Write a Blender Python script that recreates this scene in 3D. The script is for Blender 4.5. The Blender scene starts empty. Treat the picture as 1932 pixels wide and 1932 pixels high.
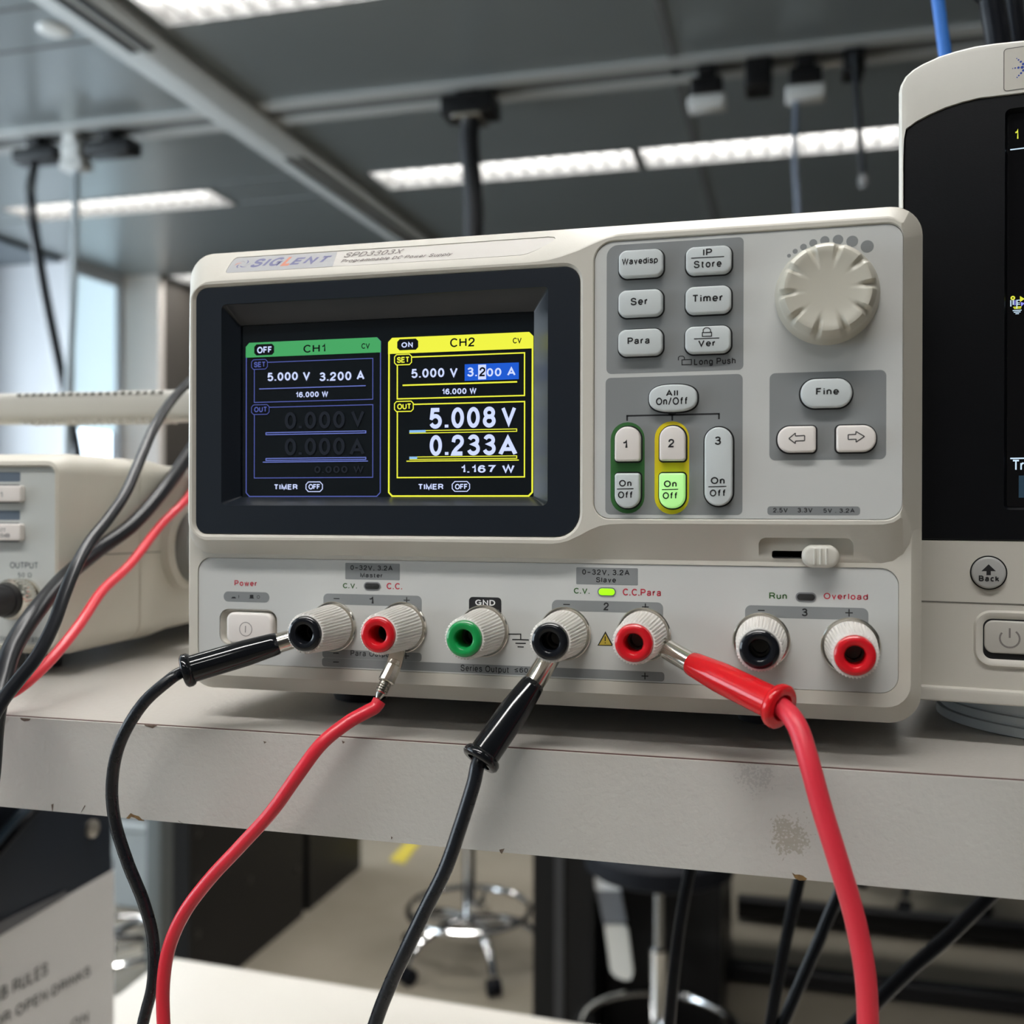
import bpy, bmesh, math, random
from mathutils import Vector as V, Matrix
random.seed(7)
SC = bpy.context.scene
COL = SC.collection

# ------------------------------------------------------------------ camera, world, exposure
FPX = 1950.0
CAM = V((.0785, -.30477, 1.49919))
_yaw, _pit, _rol = [math.radians(a) for a in (-14.984, -.158, .121)]
_w = V((math.sin(_yaw)*math.cos(_pit), math.cos(_yaw)*math.cos(_pit), math.sin(_pit)))
_r0 = V((math.cos(_yaw), -math.sin(_yaw), 0)); _u0 = _r0.cross(_w)
_r = _r0*math.cos(_rol)+_u0*math.sin(_rol); _u = -_r0*math.sin(_rol)+_u0*math.cos(_rol)
cd = bpy.data.cameras.new('camera'); cam = bpy.data.objects.new('camera', cd); COL.objects.link(cam)
cd.sensor_width = 36; cd.lens = FPX/1932*36; cd.clip_start = .01; cd.clip_end = 100
cam.matrix_world = Matrix(((_r.x, _u.x, -_w.x, CAM.x), (_r.y, _u.y, -_w.y, CAM.y), (_r.z, _u.z, -_w.z, CAM.z), (0, 0, 0, 1)))
cd.dof.use_dof = True; cd.dof.focus_distance = .305; cd.dof.aperture_fstop = 12.5
SC.camera = cam
wd = bpy.data.worlds.new('sky'); SC.world = wd; wd.use_nodes = True
wd.node_tree.nodes['Background'].inputs[0].default_value = (.78, .90, 1.0, 1)
wd.node_tree.nodes['Background'].inputs[1].default_value = 6.0
SC.view_settings.view_transform = 'Standard'; SC.view_settings.look = 'None'
SC.view_settings.exposure = 0.18; SC.view_settings.gamma = 1.0; SC.view_settings.use_curve_mapping = False
LAMP = 38.0          # strength of the ceiling lamps
DAY = 56.0          # daylight entering by the side windows (watts)

def day_light(name, loc, size, rot, power, col=(.80, .92, 1)):
    ld = bpy.data.lights.new(name, 'AREA'); ld.shape = 'RECTANGLE'; ld.size, ld.size_y = size
    ld.energy = power; ld.color = col
    o = bpy.data.objects.new(name, ld); COL.objects.link(o); o.location = loc; o.rotation_euler = rot
    return o
day_light('daylight_side_windows', (-4.95, 2.4, 1.9), (1.9, 4.2), (0, math.radians(-90), 0), DAY)

# ------------------------------------------------------------------ reading directions off the photograph
def ray(px, py): return _w + _r*((px-966)/FPX) - _u*((py-966)/FPX)
def on(ax, val, px, py):
    d = ray(px, py); return CAM + d*((val-CAM[ax])/d[ax])
def at_d(px, py, d): return CAM + ray(px, py)*d
class Pl:                                       # a flat face: origin, two axes, outward normal
    def __init__(s, o, ex, ey):
        s.o = V(o); s.x = V(ex).normalized(); s.y = V(ey).normalized(); s.n = s.x.cross(s.y).normalized()
    def uv(s, px, py):
        d = ray(px, py); p = CAM + d*((s.o-CAM).dot(s.n)/d.dot(s.n)); q = p-s.o
        return (q.dot(s.x), q.dot(s.y))
    def pt(s, u, v, h=0): return s.o+s.x*u+s.y*v+s.n*h
    def off(s, h): return Pl(s.o+s.n*h, s.x, s.y)
def face(y): return Pl((0, y, 0), (1, 0, 0), (0, 0, 1))
class Zm:                                       # a crop of the photograph: corner and scale
    def __init__(s, x, y, k): s.a = (x, y, k)
    def __call__(s, x, y): return (s.a[0]+x/s.a[2], s.a[1]+y/s.a[2])
Z2 = Zm(1080, 380, 2.76); ZS = Zm(340, 380, 2.4769); Z3 = Zm(340, 1000, 2.6833); Z4 = Zm(980, 1000, 2.415); Z1 = Zm(340, 440, 6.44)
ZP = Zm(0, 0, 1)
def rc(pl, z, x0, t, x1, b):                    # rectangle whose left/right are read mid-height and top/bottom mid-width
    xm, ym = (x0+x1)/2, (t+b)/2
    return (pl.uv(*z(x0, ym))[0], pl.uv(*z(xm, b))[1], pl.uv(*z(x1, ym))[0], pl.uv(*z(xm, t))[1])

# ------------------------------------------------------------------ materials
MATS = {}
def mat(name, col, rough=.5, metal=0, spec=.5, emit=0, ecol=None, bump=0, bscale=400, coat=0, alpha=1, trans=0):
    if name in MATS: return MATS[name]
    m = bpy.data.materials.new(name); m.use_nodes = True; nt = m.node_tree; b = nt.nodes['Principled BSDF']
    b.inputs['Base Color'].default_value = (*col, 1); b.inputs['Roughness'].default_value = rough
    b.inputs['Metallic'].default_value = metal; b.inputs['Specular IOR Level'].default_value = spec
    b.inputs['Coat Weight'].default_value = coat; b.inputs['Transmission Weight'].default_value = trans
    if emit:
        b.inputs['Emission Color'].default_value = (*(ecol or col), 1); b.inputs['Emission Strength'].default_value = emit
    tc = nt.nodes.new('ShaderNodeTexCoord'); nz = nt.nodes.new('ShaderNodeTexNoise')
    nz.inputs['Scale'].default_value = bscale; nz.inputs['Detail'].default_value = 3
    nt.links.new(tc.outputs['Object'], nz.inputs['Vector'])
    if bump:
        bp = nt.nodes.new('ShaderNodeBump'); bp.inputs['Strength'].default_value = bump; bp.inputs['Distance'].default_value = .0004
        nt.links.new(nz.outputs['Fac'], bp.inputs['Height']); nt.links.new(bp.outputs['Normal'], b.inputs['Normal'])
    elif not emit:
        mp = nt.nodes.new('ShaderNodeMapRange'); mp.inputs[3].default_value = max(0, rough-.04); mp.inputs[4].default_value = min(1, rough+.04)
        nt.links.new(nz.outputs['Fac'], mp.inputs[0]); nt.links.new(mp.outputs[0], b.inputs['Roughness'])
    MATS[name] = m; return m
CASE = mat('cream_plastic', (.60, .57, .505), .42, bump=.05, bscale=2500)
PANEL = mat('pale_grey_panel', (.575, .58, .565), .38, bump=.03, bscale=2500)
GREYP = mat('grey_print', (.235, .245, .25), .45)
INK = mat('black_ink', (.012, .012, .014), .5)
WINK = mat('white_ink', (.8, .8, .8), .5)
REDINK = mat('red_ink', (.52, .035, .06), .5)
GREENINK = mat('green_ink', (.045, .13, .035), .5)
BTN = mat('grey_button_rubber', (.60, .64, .645), .42)
BTNW = mat('cream_button_plastic', (.82, .77, .73), .32)
KNOB = mat('cream_knob_plastic', (.53, .505, .43), .38)
BLACKP = mat('black_bezel_plastic', (.010, .014, .021), .33, bump=.03, bscale=2500)
LCD = mat('display_glass', (.006, .009, .012), .12, coat=.3)
GAP = mat('dark_gap', (.004, .004, .005), .6)
YEL = mat('yellow_print', (.70, .56, .008), .45)
GRN = mat('green_print', (.03, .13, .03), .45)
GLOWKEY = mat('lit_green_key', (.45, .80, .35), .4, emit=.38, ecol=(.40, .95, .22))
LEDON = mat('lit_green_lamp', (.3, .8, .02), .35, emit=.75, ecol=(.30, .90, .0))
LEDOFF = mat('unlit_lamp', (.035, .035, .035), .3)
CAPW = mat('white_knurled_plastic', (.84, .81, .77), .4)
RINGK = mat('black_ring_plastic', (.008, .009, .012), .13)
RINGR = mat('red_ring_plastic', (.64, .012, .02), .18)
RINGG = mat('green_ring_plastic', (.012, .30, .075), .18)
NICKEL = mat('nickel', (.72, .69, .63), .18, metal=1)
CHROME = mat('chrome', (.80, .80, .80), .12, metal=1)
BRASSD = mat('dark_socket_metal', (.12, .11, .10), .3, metal=1)
REDPVC = mat('red_boot_pvc', (.70, .010, .016), .16)
BLKPVC = mat('black_boot_pvc', (.007, .008, .010), .10)
REDW = mat('red_cable_jacket', (.76, .028, .05), .33)
BLKW = mat('black_cable_jacket', (.010, .012, .016), .28)
BLKR = mat('black_rubber_cable', (.006, .007, .010), .30, spec=.2)
BLUEW = mat('blue_cable_jacket', (.03, .16, .55), .5)
RUBBER = mat('black_rubber', (.01, .01, .012), .6)
def emi(name, col, s): return mat(name, (.0, .0, .0), .3, emit=s, ecol=col)
S_GRN = emi('screen_green', (.06, .37, .12), .9); S_YEL = emi('screen_yellow', (.78, .80, .05), 1.0)
S_WHT = emi('screen_white', (.60, .68, 1.0), .95); S_DIM = emi('screen_dim', (.012, .015, .022), .8)
S_BLU = emi('screen_blue', (.01, .10, .62), .9); S_VIO = emi('screen_violet', (.17, .22, .66), .8)
S_VIOD = emi('screen_violet_dim', (.10, .13, .45), .75); S_LBL = emi('screen_lightblue', (.25, .50, .85), .9)

# ------------------------------------------------------------------ mesh builder
class MB:
    def __init__(s): s.v = []; s.f = []; s.m = []; s.mats = []
    def mi(s, m):
        if m not in s.mats: s.mats.append(m)
        return s.mats.index(m)
    def add(s, vs, fs, m):
        k = len(s.v); i = s.mi(m); s.v += [V(p) for p in vs]
        s.f += [tuple(a+k for a in f) for f in fs]; s.m += [i]*len(fs); return s
    def loft(s, rings, m, cap0=True, cap1=True, closed=True):
        n = len(rings[0]); vs = [p for r in rings for p in r]; fs = []
        for k in range(len(rings)-1):
            for i in range(n if closed else n-1):
                j = (i+1) % n; fs.append((k*n+i, k*n+j, (k+1)*n+j, (k+1)*n+i))
        if cap0: fs.append(tuple(reversed(range(n))))
        if cap1: fs.append(tuple(range((len(rings)-1)*n, len(rings)*n)))
        return s.add(vs, fs, m)
    def prism(s, pl, loop, h0, h1, m, bev=0):    # h1 is the outer end; bev rounds that rim
        rs = [[pl.pt(u, v, h0) for u, v in loop]]
        if bev:
            for k in range(4):
                a = k/3*math.pi/2; l2 = inset(loop, bev*(1-math.cos(a)))
                rs.append([pl.pt(u, v, h1-bev+bev*math.sin(a)) for u, v in l2])
        else: rs.append([pl.pt(u, v, h1) for u, v in loop])
        return s.loft(rs, m)
    def flat(s, pl, loop, h, m): return s.add([pl.pt(u, v, h) for u, v in loop], [tuple(range(len(loop)))], m)
    def strip(s, pl, outer, inner, h, m):
        n = len(outer); vs = [pl.pt(u, v, h) for u, v in outer]+[pl.pt(u, v, h) for u, v in inner]
        return s.add(vs, [(i, (i+1) % n, n+(i+1) % n, n+i) for i in range(n)], m)
    def line(s, pl, a, b, w, h, m):
        a = V(a); b = V(b); d = (b-a).normalized(); n = V((-d.y, d.x))*w/2
        return s.flat(pl, [a-n, b-n, b+n, a+n], h, m)
    def frame(s, pl, r, w, h, m):
        u0, v0, u1, v1 = r
        return s.strip(pl, [(u0, v0), (u1, v0), (u1, v1), (u0, v1)], [(u0+w, v0+w), (u1-w, v0+w), (u1-w, v1-w), (u0+w, v1-w)], h, m)
    def box(s, x0, y0, z0, x1, y1, z1, m):
        p = Pl((0, 0, 0), (1, 0, 0), (0, 1, 0))
        return s.prism(p, [(x0, y0), (x1, y0), (x1, y1), (x0, y1)], z0, z1, m)
    def rbox(s, x0, y0, z0, x1, y1, z1, m, b=.003):
        p = Pl((0, 0, 0), (1, 0, 0), (0, 1, 0)); lo = rr((x0, y0, x1, y1), b, 4); rs = []
        for k in range(4): a = k/3*math.pi/2; rs.append([p.pt(u, v, z0+b-b*math.sin(math.pi/2-a)) for u, v in inset(lo, b*(1-math.sin(a)))] )
        for k in range(4): a = k/3*math.pi/2; rs.append([p.pt(u, v, z1-b+b*math.sin(a)) for u, v in inset(lo, b*(1-math.cos(a)))])
        return s.loft(rs, m)
    def tube(s, pts, rad, m, seg=14, cap=True):
        pts = [V(p) for p in pts]; n = len(pts)
        if not isinstance(rad, (list, tuple)): rad = [rad]*n
        t0 = (pts[1]-pts[0]).normalized(); a = V((0, 0, 1)) if abs(t0.z) < .9 else V((1, 0, 0))
        nx = t0.cross(a).normalized(); rings = []
        for i in range(n):
            t = (pts[min(i+1, n-1)]-pts[max(i-1, 0)])
            t = t.normalized() if t.length > 1e-9 else t0
            nx = (nx-t*nx.dot(t)).normalized(); ny = t.cross(nx)
            rings.append([pts[i]+(nx*math.cos(2*math.pi*k/seg)+ny*math.sin(2*math.pi*k/seg))*rad[i] for k in range(seg)])
        return s.loft(rings, m, cap, cap)
    def lathe(s, o, ax, prof, m, seg=48, mod=None, cap0=True, cap1=True):   # prof: (distance along axis, radius)
        o = V(o); ax = V(ax).normalized(); a = V((0, 0, 1)) if abs(ax.z) < .9 else V((1, 0, 0))
        ex = a.cross(ax).normalized(); ey = ax.cross(ex); rings = []
        for i, (h, r) in enumerate(prof):
            rings.append([o+ax*h+(ex*math.cos(2*math.pi*k/seg)+ey*math.sin(2*math.pi*k/seg))*(r*(mod(i, k) if mod else 1)) for k in range(seg)])
        return s.loft(rings, m, cap0, cap1)
    def text(s, pl, body, z, x0, t, x1, b, m, h=.00006, bold=.012, shear=0):
        u0, v0, u1, v1 = rc(pl, z, x0, t, x1, b)
        vs, fs = glyphs(body, bold, shear, (u1-u0)/(v1-v0))
        us = [p[0] for p in vs]; ws = [p[1] for p in vs]; a0, a1, b0, b1 = min(us), max(us), min(ws), max(ws)
        return s.add([pl.pt(u0+(u1-u0)*(p[0]-a0)/(a1-a0), v0+(v1-v0)*(p[1]-b0)/(b1-b0), h) for p in vs], fs, m)
    def merge(s, me, m):
        return s.add([v.co.copy() for v in me.vertices], [tuple(p.vertices) for p in me.polygons], m)
    def build(s, name, parent=None, angle=35, off=None, normals=True, **props):
        root = parent
        while root is not None and root.parent is not None: root = root.parent
        o3 = root.location if root is not None else V((0, 0, 0))
        me = bpy.data.meshes.new(name); me.from_pydata([p-o3 for p in s.v], [], s.f); me.update()
        for m in s.mats: me.materials.append(m)
        me.polygons.foreach_set('material_index', s.m)
        if normals:
            bm = bmesh.new(); bm.from_mesh(me); bmesh.ops.recalc_face_normals(bm, faces=bm.faces); bm.to_mesh(me); bm.free()
        me.polygons.foreach_set('use_smooth', [len(p.vertices) < 13 for p in me.polygons]); me.set_sharp_from_angle(angle=math.radians(angle))
        o = bpy.data.objects.new(name, me); COL.objects.link(o); o.parent = parent
        for k, x in props.items(): o[k] = x
        return o
def rr(r, rad, n=6):
    u0, v0, u1, v1 = r
    if not isinstance(rad, (list, tuple)): rad = [rad]*4        # TL TR BR BL
    lim = min(u1-u0, v1-v0)/2*.985; rad = [max(1e-6, min(q, lim)) for q in rad]; out = []
    for (cx, cy, a0, q) in ((u0+rad[3], v0+rad[3], 180, rad[3]), (u1-rad[2], v0+rad[2], 270, rad[2]), (u1-rad[1], v1-rad[1], 0, rad[1]), (u0+rad[0], v1-rad[0], 90, rad[0])):
        for k in range(n+1):
            a = math.radians(a0+90*k/n); out.append((cx+q*math.cos(a), cy+q*math.sin(a)))
    return out
def inset(loop, d):
    if abs(d) < 1e-9: return list(loop)
    n = len(loop); A = sum(loop[i][0]*loop[(i+1) % n][1]-loop[(i+1) % n][0]*loop[i][1] for i in range(n)); sg = 1 if A > 0 else -1; out = []
    for i in range(n):
        p = V(loop[i]); a = V(loop[i-1]); b = V(loop[(i+1) % n])
        k = 2
        while (p-a).length < 1e-7 and k < n: a = V(loop[i-k]); k += 1
        k = 2
        while (b-p).length < 1e-7 and k < n: b = V(loop[(i+k) % n]); k += 1
        t1 = (p-a).normalized(); t2 = (b-p).normalized()
        n1 = V((-t1.y, t1.x))*sg; n2 = V((-t2.y, t2.x))*sg; q = n1+n2
        q = q.normalized() if q.length > 1e-6 else n1
        out.append(tuple(p+q*d/max(.5, q.dot(n1))))
    return out
def circ(c, r, n=24): return [(c[0]+r*math.cos(2*math.pi*k/n), c[1]+r*math.sin(2*math.pi*k/n)) for k in range(n)]
def smooth(pts, n=8):
    pts = [V(p) for p in pts]; out = []
    for i in range(len(pts)-1):
        p0 = pts[i-1] if i else pts[0]*2-pts[1]; p1, p2 = pts[i], pts[i+1]; p3 = pts[i+2] if i+2 < len(pts) else p2*2-p1
        for k in range(n):
            t = k/n; out.append(.5*((2*p1)+(p2-p0)*t+(2*p0-5*p1+4*p2-p3)*t*t+(3*p1-p0-3*p2+p3)*t**3))
    return out+[pts[-1]]
# ---- a plain grotesque lettering drawn with strokes (cap height 1, x-height .72)
def _arc(cx, cy, rx, ry, a0, a1, n=14): return [(cx+rx*math.cos(math.radians(a0+(a1-a0)*k/n)), cy+ry*math.sin(math.radians(a0+(a1-a0)*k/n))) for k in range(n+1)]
def _sm(*p): return [(q.x, q.y) for q in smooth([V(a) for a in p], 5)]
def _o(cx, cy, rx, ry): return _arc(cx, cy, rx, ry, 90, 450, 28)
LET = {
 'A': [[(0, 0), (.35, 1), (.70, 0)], [(.11, .32), (.59, .32)]], 'B': [[(0, 0), (0, 1), (.34, 1)]+_arc(.34, .765, .23, .235, 90, -90)+[(0, .53)], [(.34, .53)]+_arc(.36, .265, .26, .265, 90, -90)+[(0, 0)]],
 'C': [_arc(.36, .5, .36, .5, 40, 320, 24)], 'D': [[(0, 0), (0, 1), (.24, 1)]+_arc(.24, .5, .38, .5, 90, -90, 20)+[(0, 0)]],
 'E': [[(.54, 0), (0, 0), (0, 1), (.54, 1)], [(0, .53), (.48, .53)]], 'F': [[(0, 0), (0, 1), (.50, 1)], [(0, .52), (.43, .52)]],
 'G': [_arc(.37, .5, .37, .5, 42, 325, 24)+[(.70, .12), (.70, .46), (.40, .46)]], 'H': [[(0, 0), (0, 1)], [(.60, 0), (.60, 1)], [(0, .53), (.60, .53)]],
 'I': [[(0, 0), (0, 1)]], 'K': [[(0, 0), (0, 1)], [(.58, 1), (0, .40)], [(.20, .60), (.62, 0)]], 'L': [[(0, 1), (0, 0), (.47, 0)]], 'M': [[(0, 0), (0, 1), (.36, 0), (.72, 1), (.72, 0)]],
 'N': [[(0, 0), (0, 1), (.58, 0), (.58, 1)]], 'O': [_o(.38, .5, .38, .5)], 'P': [[(0, 0), (0, 1), (.34, 1)]+_arc(.34, .73, .24, .27, 90, -90)+[(0, .46)]],
 'R': [[(0, 0), (0, 1), (.36, 1)]+_arc(.36, .745, .23, .255, 90, -90)+[(0, .49)], [(.36, .49), (.50, .40), (.55, .25), (.60, 0)]],
 'S': [_sm((.57, .74), (.50, .93), (.30, 1), (.10, .94), (.03, .76), (.12, .59), (.32, .52), (.53, .43), (.61, .26), (.52, .06), (.31, 0), (.09, .06), (0, .27))],
 'T': [[(0, 1), (.60, 1)], [(.30, 1), (.30, 0)]], 'U': [[(0, 1), (0, .30)]+_arc(.30, .30, .30, .30, 180, 360)+[(.60, 1)]], 'V': [[(0, 1), (.33, 0), (.66, 1)]],
 'W': [[(0, 1), (.23, 0), (.46, 1), (.69, 0), (.92, 1)]], 'X': [[(0, 1), (.62, 0)], [(.62, 1), (0, 0)]],
 '0': [_o(.25, .5, .25, .5)], '1': [[(0, .76), (.14, .80), (.22, .88), (.25, 1), (.25, 0)]], '2': [_sm((.01, .68), (.07, .92), (.26, 1), (.44, .92), (.50, .72), (.42, .52), (.18, .28), (.02, .06))+[(0, 0), (.52, 0)]],
 '3': [_arc(.24, .77, .22, .23, 165, -90, 16)+_arc(.24, .27, .26, .27, 90, -165, 16)], '4': [[(.38, 0), (.38, 1), (0, .30), (.54, .30)]], '5': [[(.46, 1), (.08, 1), (.03, .52)]+_arc(.24, .31, .26, .32, 140, -155, 20)],
 '6': [_sm((.46, .78), (.40, .95), (.25, 1), (.09, .88), (.01, .60), (.0, .36)), _o(.25, .31, .25, .31)], '7': [[(0, 1), (.52, 1), (.30, .50), (.18, 0)]], '8': [_o(.25, .76, .215, .24), _o(.25, .27, .25, .27)],
 '9': [_sm((.04, .22), (.10, .05), (.25, 0), (.41, .12), (.49, .40), (.50, .64)), _o(.25, .69, .25, .31)],
 'a': [_sm((.03, .52), (.10, .67), (.25, .72), (.40, .67), (.44, .52))+[(.44, .12), (.50, 0)], _sm((.44, .42), (.24, .38), (.05, .30), (0, .16), (.07, .03), (.20, 0), (.38, .07), (.44, .20))],
 'b': [[(0, 0), (0, 1)], _o(.24, .36, .24, .36)], 'c': [_arc(.24, .36, .24, .36, 45, 315, 18)], 'd': [[(.48, 0), (.48, 1)], _o(.24, .36, .24, .36)], 'e': [[(0, .35), (.48, .35)]+_arc(.24, .36, .24, .36, 0, 318, 22)],
 'f': [[(.13, 0), (.13, .80)]+_arc(.32, .80, .19, .20, 180, 85, 8), [(0, .69), (.31, .69)]], 'g': [_o(.24, .36, .24, .36), [(.48, .72), (.48, -.06)]+_arc(.25, -.06, .23, .20, 0, -160, 12)],
 'h': [[(0, 0), (0, 1)], [(0, .42)]+_arc(.22, .46, .22, .26, 180, 0)+[(.44, 0)]], 'i': [[(0, 0), (0, .72)], [(0, .86), (0, 1)]], 'k': [[(0, 0), (0, 1)], [(.40, .72), (0, .28)], [(.14, .43), (.44, 0)]], 'l': [[(0, 0), (0, 1)]],
 'm': [[(0, 0), (0, .72)], [(0, .44)]+_arc(.18, .48, .18, .24, 180, 0)+[(.36, 0)], [(.36, .44)]+_arc(.54, .48, .18, .24, 180, 0)+[(.72, 0)]], 'n': [[(0, 0), (0, .72)], [(0, .42)]+_arc(.21, .46, .21, .26, 180, 0)+[(.42, 0)]],
 'o': [_o(.25, .36, .25, .36)], 'p': [[(0, -.27), (0, .72)], _o(.24, .36, .24, .36)], 'r': [[(0, 0), (0, .72)], [(0, .42), (.05, .60), (.14, .69), (.26, .71)]],
 's': [_sm((.41, .53), (.35, .67), (.21, .72), (.07, .67), (.03, .54), (.10, .43), (.24, .38), (.39, .31), (.43, .18), (.36, .04), (.21, 0), (.06, .05), (0, .20))], 't': [[(.10, .92), (.10, .14), (.15, .03), (.26, 0)], [(0, .70), (.26, .70)]],
 'u': [[(0, .72), (0, .26)]+_arc(.21, .26, .21, .26, 180, 360), [(.42, .72), (.42, 0)]], 'v': [[(0, .72), (.22, 0), (.44, .72)]], 'w': [[(0, .72), (.16, 0), (.33, .72), (.50, 0), (.66, .72)]], 'y': [[(0, .72), (.22, .02)], [(.44, .72), (.20, -.10), (.13, -.24), (0, -.26)]],
 '.': [[(0, -.075), (0, .10)]], ',': [[(0, .09), (0, -.04), (-.05, -.16)]], '/': [[(0, -.05), (.34, 1.05)]], '–': [[(0, .42), (.52, .42)]], '≤': [[(.52, .85), (0, .55), (.52, .25)], [(0, .05), (.52, .05)]],
 'Ω': [[(0, 0), (.22, 0), (.22, .10)]+_arc(.36, .58, .36, .42, 245, -65, 22)+[(.50, .10), (.50, 0), (.72, 0)]], ' ': [],
}
GL = {}
def glyphs(body, bold, shear, aspect=None):
    t = .150+bold*2.4; ws = []
    for ch in body:
        xs = [p[0] for s in LET[ch] for p in s]; ws.append((max(xs)-min(xs)+t) if xs else .26)
    ys = [p[1] for ch in body for s in LET[ch] for p in s]; nh = max(ys)-min(ys)+t*.4
    n = max(1, len(body)-1); gap = .17
    if aspect: gap = max(.06, min(.17, (aspect*nh-sum(ws))/n))
    vs, fs = [], []; x = 0
    for ch, w in zip(body, ws):
        xs = [p[0] for s in LET[ch] for p in s]; x0 = x+t/2-(min(xs) if xs else 0)
        for s in LET[ch]:
            P = [V((x0+a, t/2+b*(1-t))) for a, b in s]; Q = [P[0]]
            for q in P[1:]:
                if (q-Q[-1]).length > 1e-4: Q.append(q)
            closed = (Q[0]-Q[-1]).length < 1e-3
            if closed: Q = Q[:-1]
            m = len(Q); k0 = len(vs)
            for i in range(m):
                a = Q[i-1] if (i or closed) else None; b = Q[(i+1) % m] if (i < m-1 or closed) else None
                d1 = (Q[i]-a).normalized() if a is not None else (b-Q[i]).normalized(); d2 = (b-Q[i]).normalized() if b is not None else d1
                n1 = V((-d1.y, d1.x)); n2 = V((-d2.y, d2.x)); nn = n1+n2
                nn = nn.normalized() if nn.length > .05 else n1
                nn = nn/max(.42, nn.dot(n1))*t/2
                vs += [Q[i]+nn, Q[i]-nn]
            for i in range(m if closed else m-1):
                j = (i+1) % m; fs.append((k0+2*i, k0+2*j, k0+2*j+1, k0+2*i+1))
        x += w+gap
    return [(p.x+shear*p.y, p.y) for p in vs], fs
def cut(mb, cutters):                            # boolean pockets
    a = mb.build('a'); cs = []
    for c in cutters:
        o = c.build('c'); md = a.modifiers.new('b', 'BOOLEAN'); md.operation = 'DIFFERENCE'; md.object = o; md.solver = 'EXACT'; cs.append(o)
    bpy.context.view_layer.update()
    me = bpy.data.meshes.new_from_object(a.evaluated_get(bpy.context.evaluated_depsgraph_get()))
    for o in [a]+cs: bpy.data.objects.remove(o)
    return me
def thing(name, label, cat, loc, group=None):
    o = bpy.data.objects.new(name, None); COL.objects.link(o); o.location = loc; o.empty_display_size = .02
    o['label'] = label; o['category'] = cat
    if group: o['group'] = group
    bpy.context.view_layer.update(); return o
def tag(o, label, cat, group=None):
    o['label'] = label; o['category'] = cat
    if group: o['group'] = group
    return o
def struct(o): o['kind'] = 'structure'; return o

# ================================================================== THE ROOM
CH = 3.05
def noise_mat(name, c1, c2, scale, rough, metal=0, bump=0, detail=6):
    m = mat(name, c1, rough, metal); nt = m.node_tree; b = nt.nodes['Principled BSDF']
    tc = nt.nodes.new('ShaderNodeTexCoord'); nz = nt.nodes.new('ShaderNodeTexNoise'); nz.inputs['Scale'].default_value = scale; nz.inputs['Detail'].default_value = detail
    rp = nt.nodes.new('ShaderNodeValToRGB'); rp.color_ramp.elements[0].position = .35; rp.color_ramp.elements[1].position = .65
    rp.color_ramp.elements[0].color = (*c1, 1); rp.color_ramp.elements[1].color = (*c2, 1)
    nt.links.new(tc.outputs['Object'], nz.inputs['Vector']); nt.links.new(nz.outputs['Fac'], rp.inputs[0]); nt.links.new(rp.outputs[0], b.inputs['Base Color'])
    return m
FLOORM = noise_mat('sealed_concrete', (.20, .175, .135), (.25, .22, .175), 3.0, .38)
CEILM = noise_mat('grey_metal_ceiling', (.30, .33, .335), (.32, .35, .355), 1.2, .30, metal=.55)
SEAM = mat('dark_ceiling_seam', (.16, .165, .165), .5, metal=.3)
TRIMM = mat('grey_ceiling_trim', (.50, .51, .50), .45, metal=.2)  # paler than the ceiling, painting in light the track's raised edges catch
WALLW = noise_mat('pale_wall_paint', (.62, .63, .66), (.65, .66, .69), 2, .55)
WALLB = noise_mat('brown_grey_wall_paint', (.075, .066, .058), (.085, .075, .066), 2, .6)
BEIGE = mat('beige_paint', (.86, .79, .73), .6)
NAVY = mat('dark_navy_frame', (.018, .028, .045), .5)
DIFF = mat('lamp_diffuser', (.9, .9, .9), .5, emit=LAMP, ecol=(1, .985, .955))
LAMPF = mat('lamp_housing_white', (.13, .13, .128), .4)
LAMPW = mat('lamp_reflector_grey', (.065, .064, .062), .5)
BLKM = mat('black_metal', (.006, .006, .007), .35, spec=.35)
WHTP = mat('white_plastic', (.68, .68, .66), .4)

def plain(name, x0, y0, z0, x1, y1, z1, m): return struct(MB().box(x0, y0, z0, x1, y1, z1, m).build(name))
plain('floor', -6, -4, -.1, 5, 9, 0, FLOORM)
LAMPS = [(-3.86, -2.64, 4.16, 4.42), (-1.80, -.575, 4.12, 4.38), (-.555, .67, 4.12, 4.38), (-1.86, -.62, 2.36, 2.62), (-3.93, -2.75, 5.75, 6.05)]
HID = [(x0, x1, y-.13, y+.13) for x0, x1, y in ((-.6, .62, 2.49), (-3.86, -2.64, 2.49), (-1.86, -.62, .8), (-.6, .62, .8), (-3.86, -2.64, .8), (-1.86, -.62, -.92), (-.6, .62, -.92), (1.4, 2.62, .8), (1.4, 2.62, -.92), (-3.86, -2.64, -.92), (-.9, .32, -2.3))]
c = MB(); ys = sorted({-4, 9}|{q for l in LAMPS+HID for q in l[2:]})
for y0, y1 in zip(ys, ys[1:]):
    hl = sorted((l[0], l[1]) for l in LAMPS+HID if l[2] < (y0+y1)/2 < l[3]); x = -6
    for a_, b_ in hl: c.box(x, y0, CH, a_, y1, CH+.1, CEILM); x = b_
    c.box(x, y0, CH, 5, y1, CH+.1, CEILM)
c.box(-6, -4, CH+.1, 5, 9, CH+.14, CEILM)
for y in (.93, .68, 2.65, 2.40, 4.41, 4.10, -.8, -1.05): c.box(-6, y-.006, CH-.004, -3.9, y+.006, CH+.01, SEAM).box(-2.6, y-.006, CH-.004, -1.9, y+.006, CH+.01, SEAM).box(.7, y-.006, CH-.004, 5, y+.006, CH+.01, SEAM)
for x in (-.31, 1.3):
    for y0, y1 in ((-4, -2.8), (-2.4, -1.06), (-.78, .66), (.94, 2.35), (2.63, 4.115), (4.385, 9)): c.box(x-.014, y0, CH-.004, x+.014, y1, CH+.01, SEAM)
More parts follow.
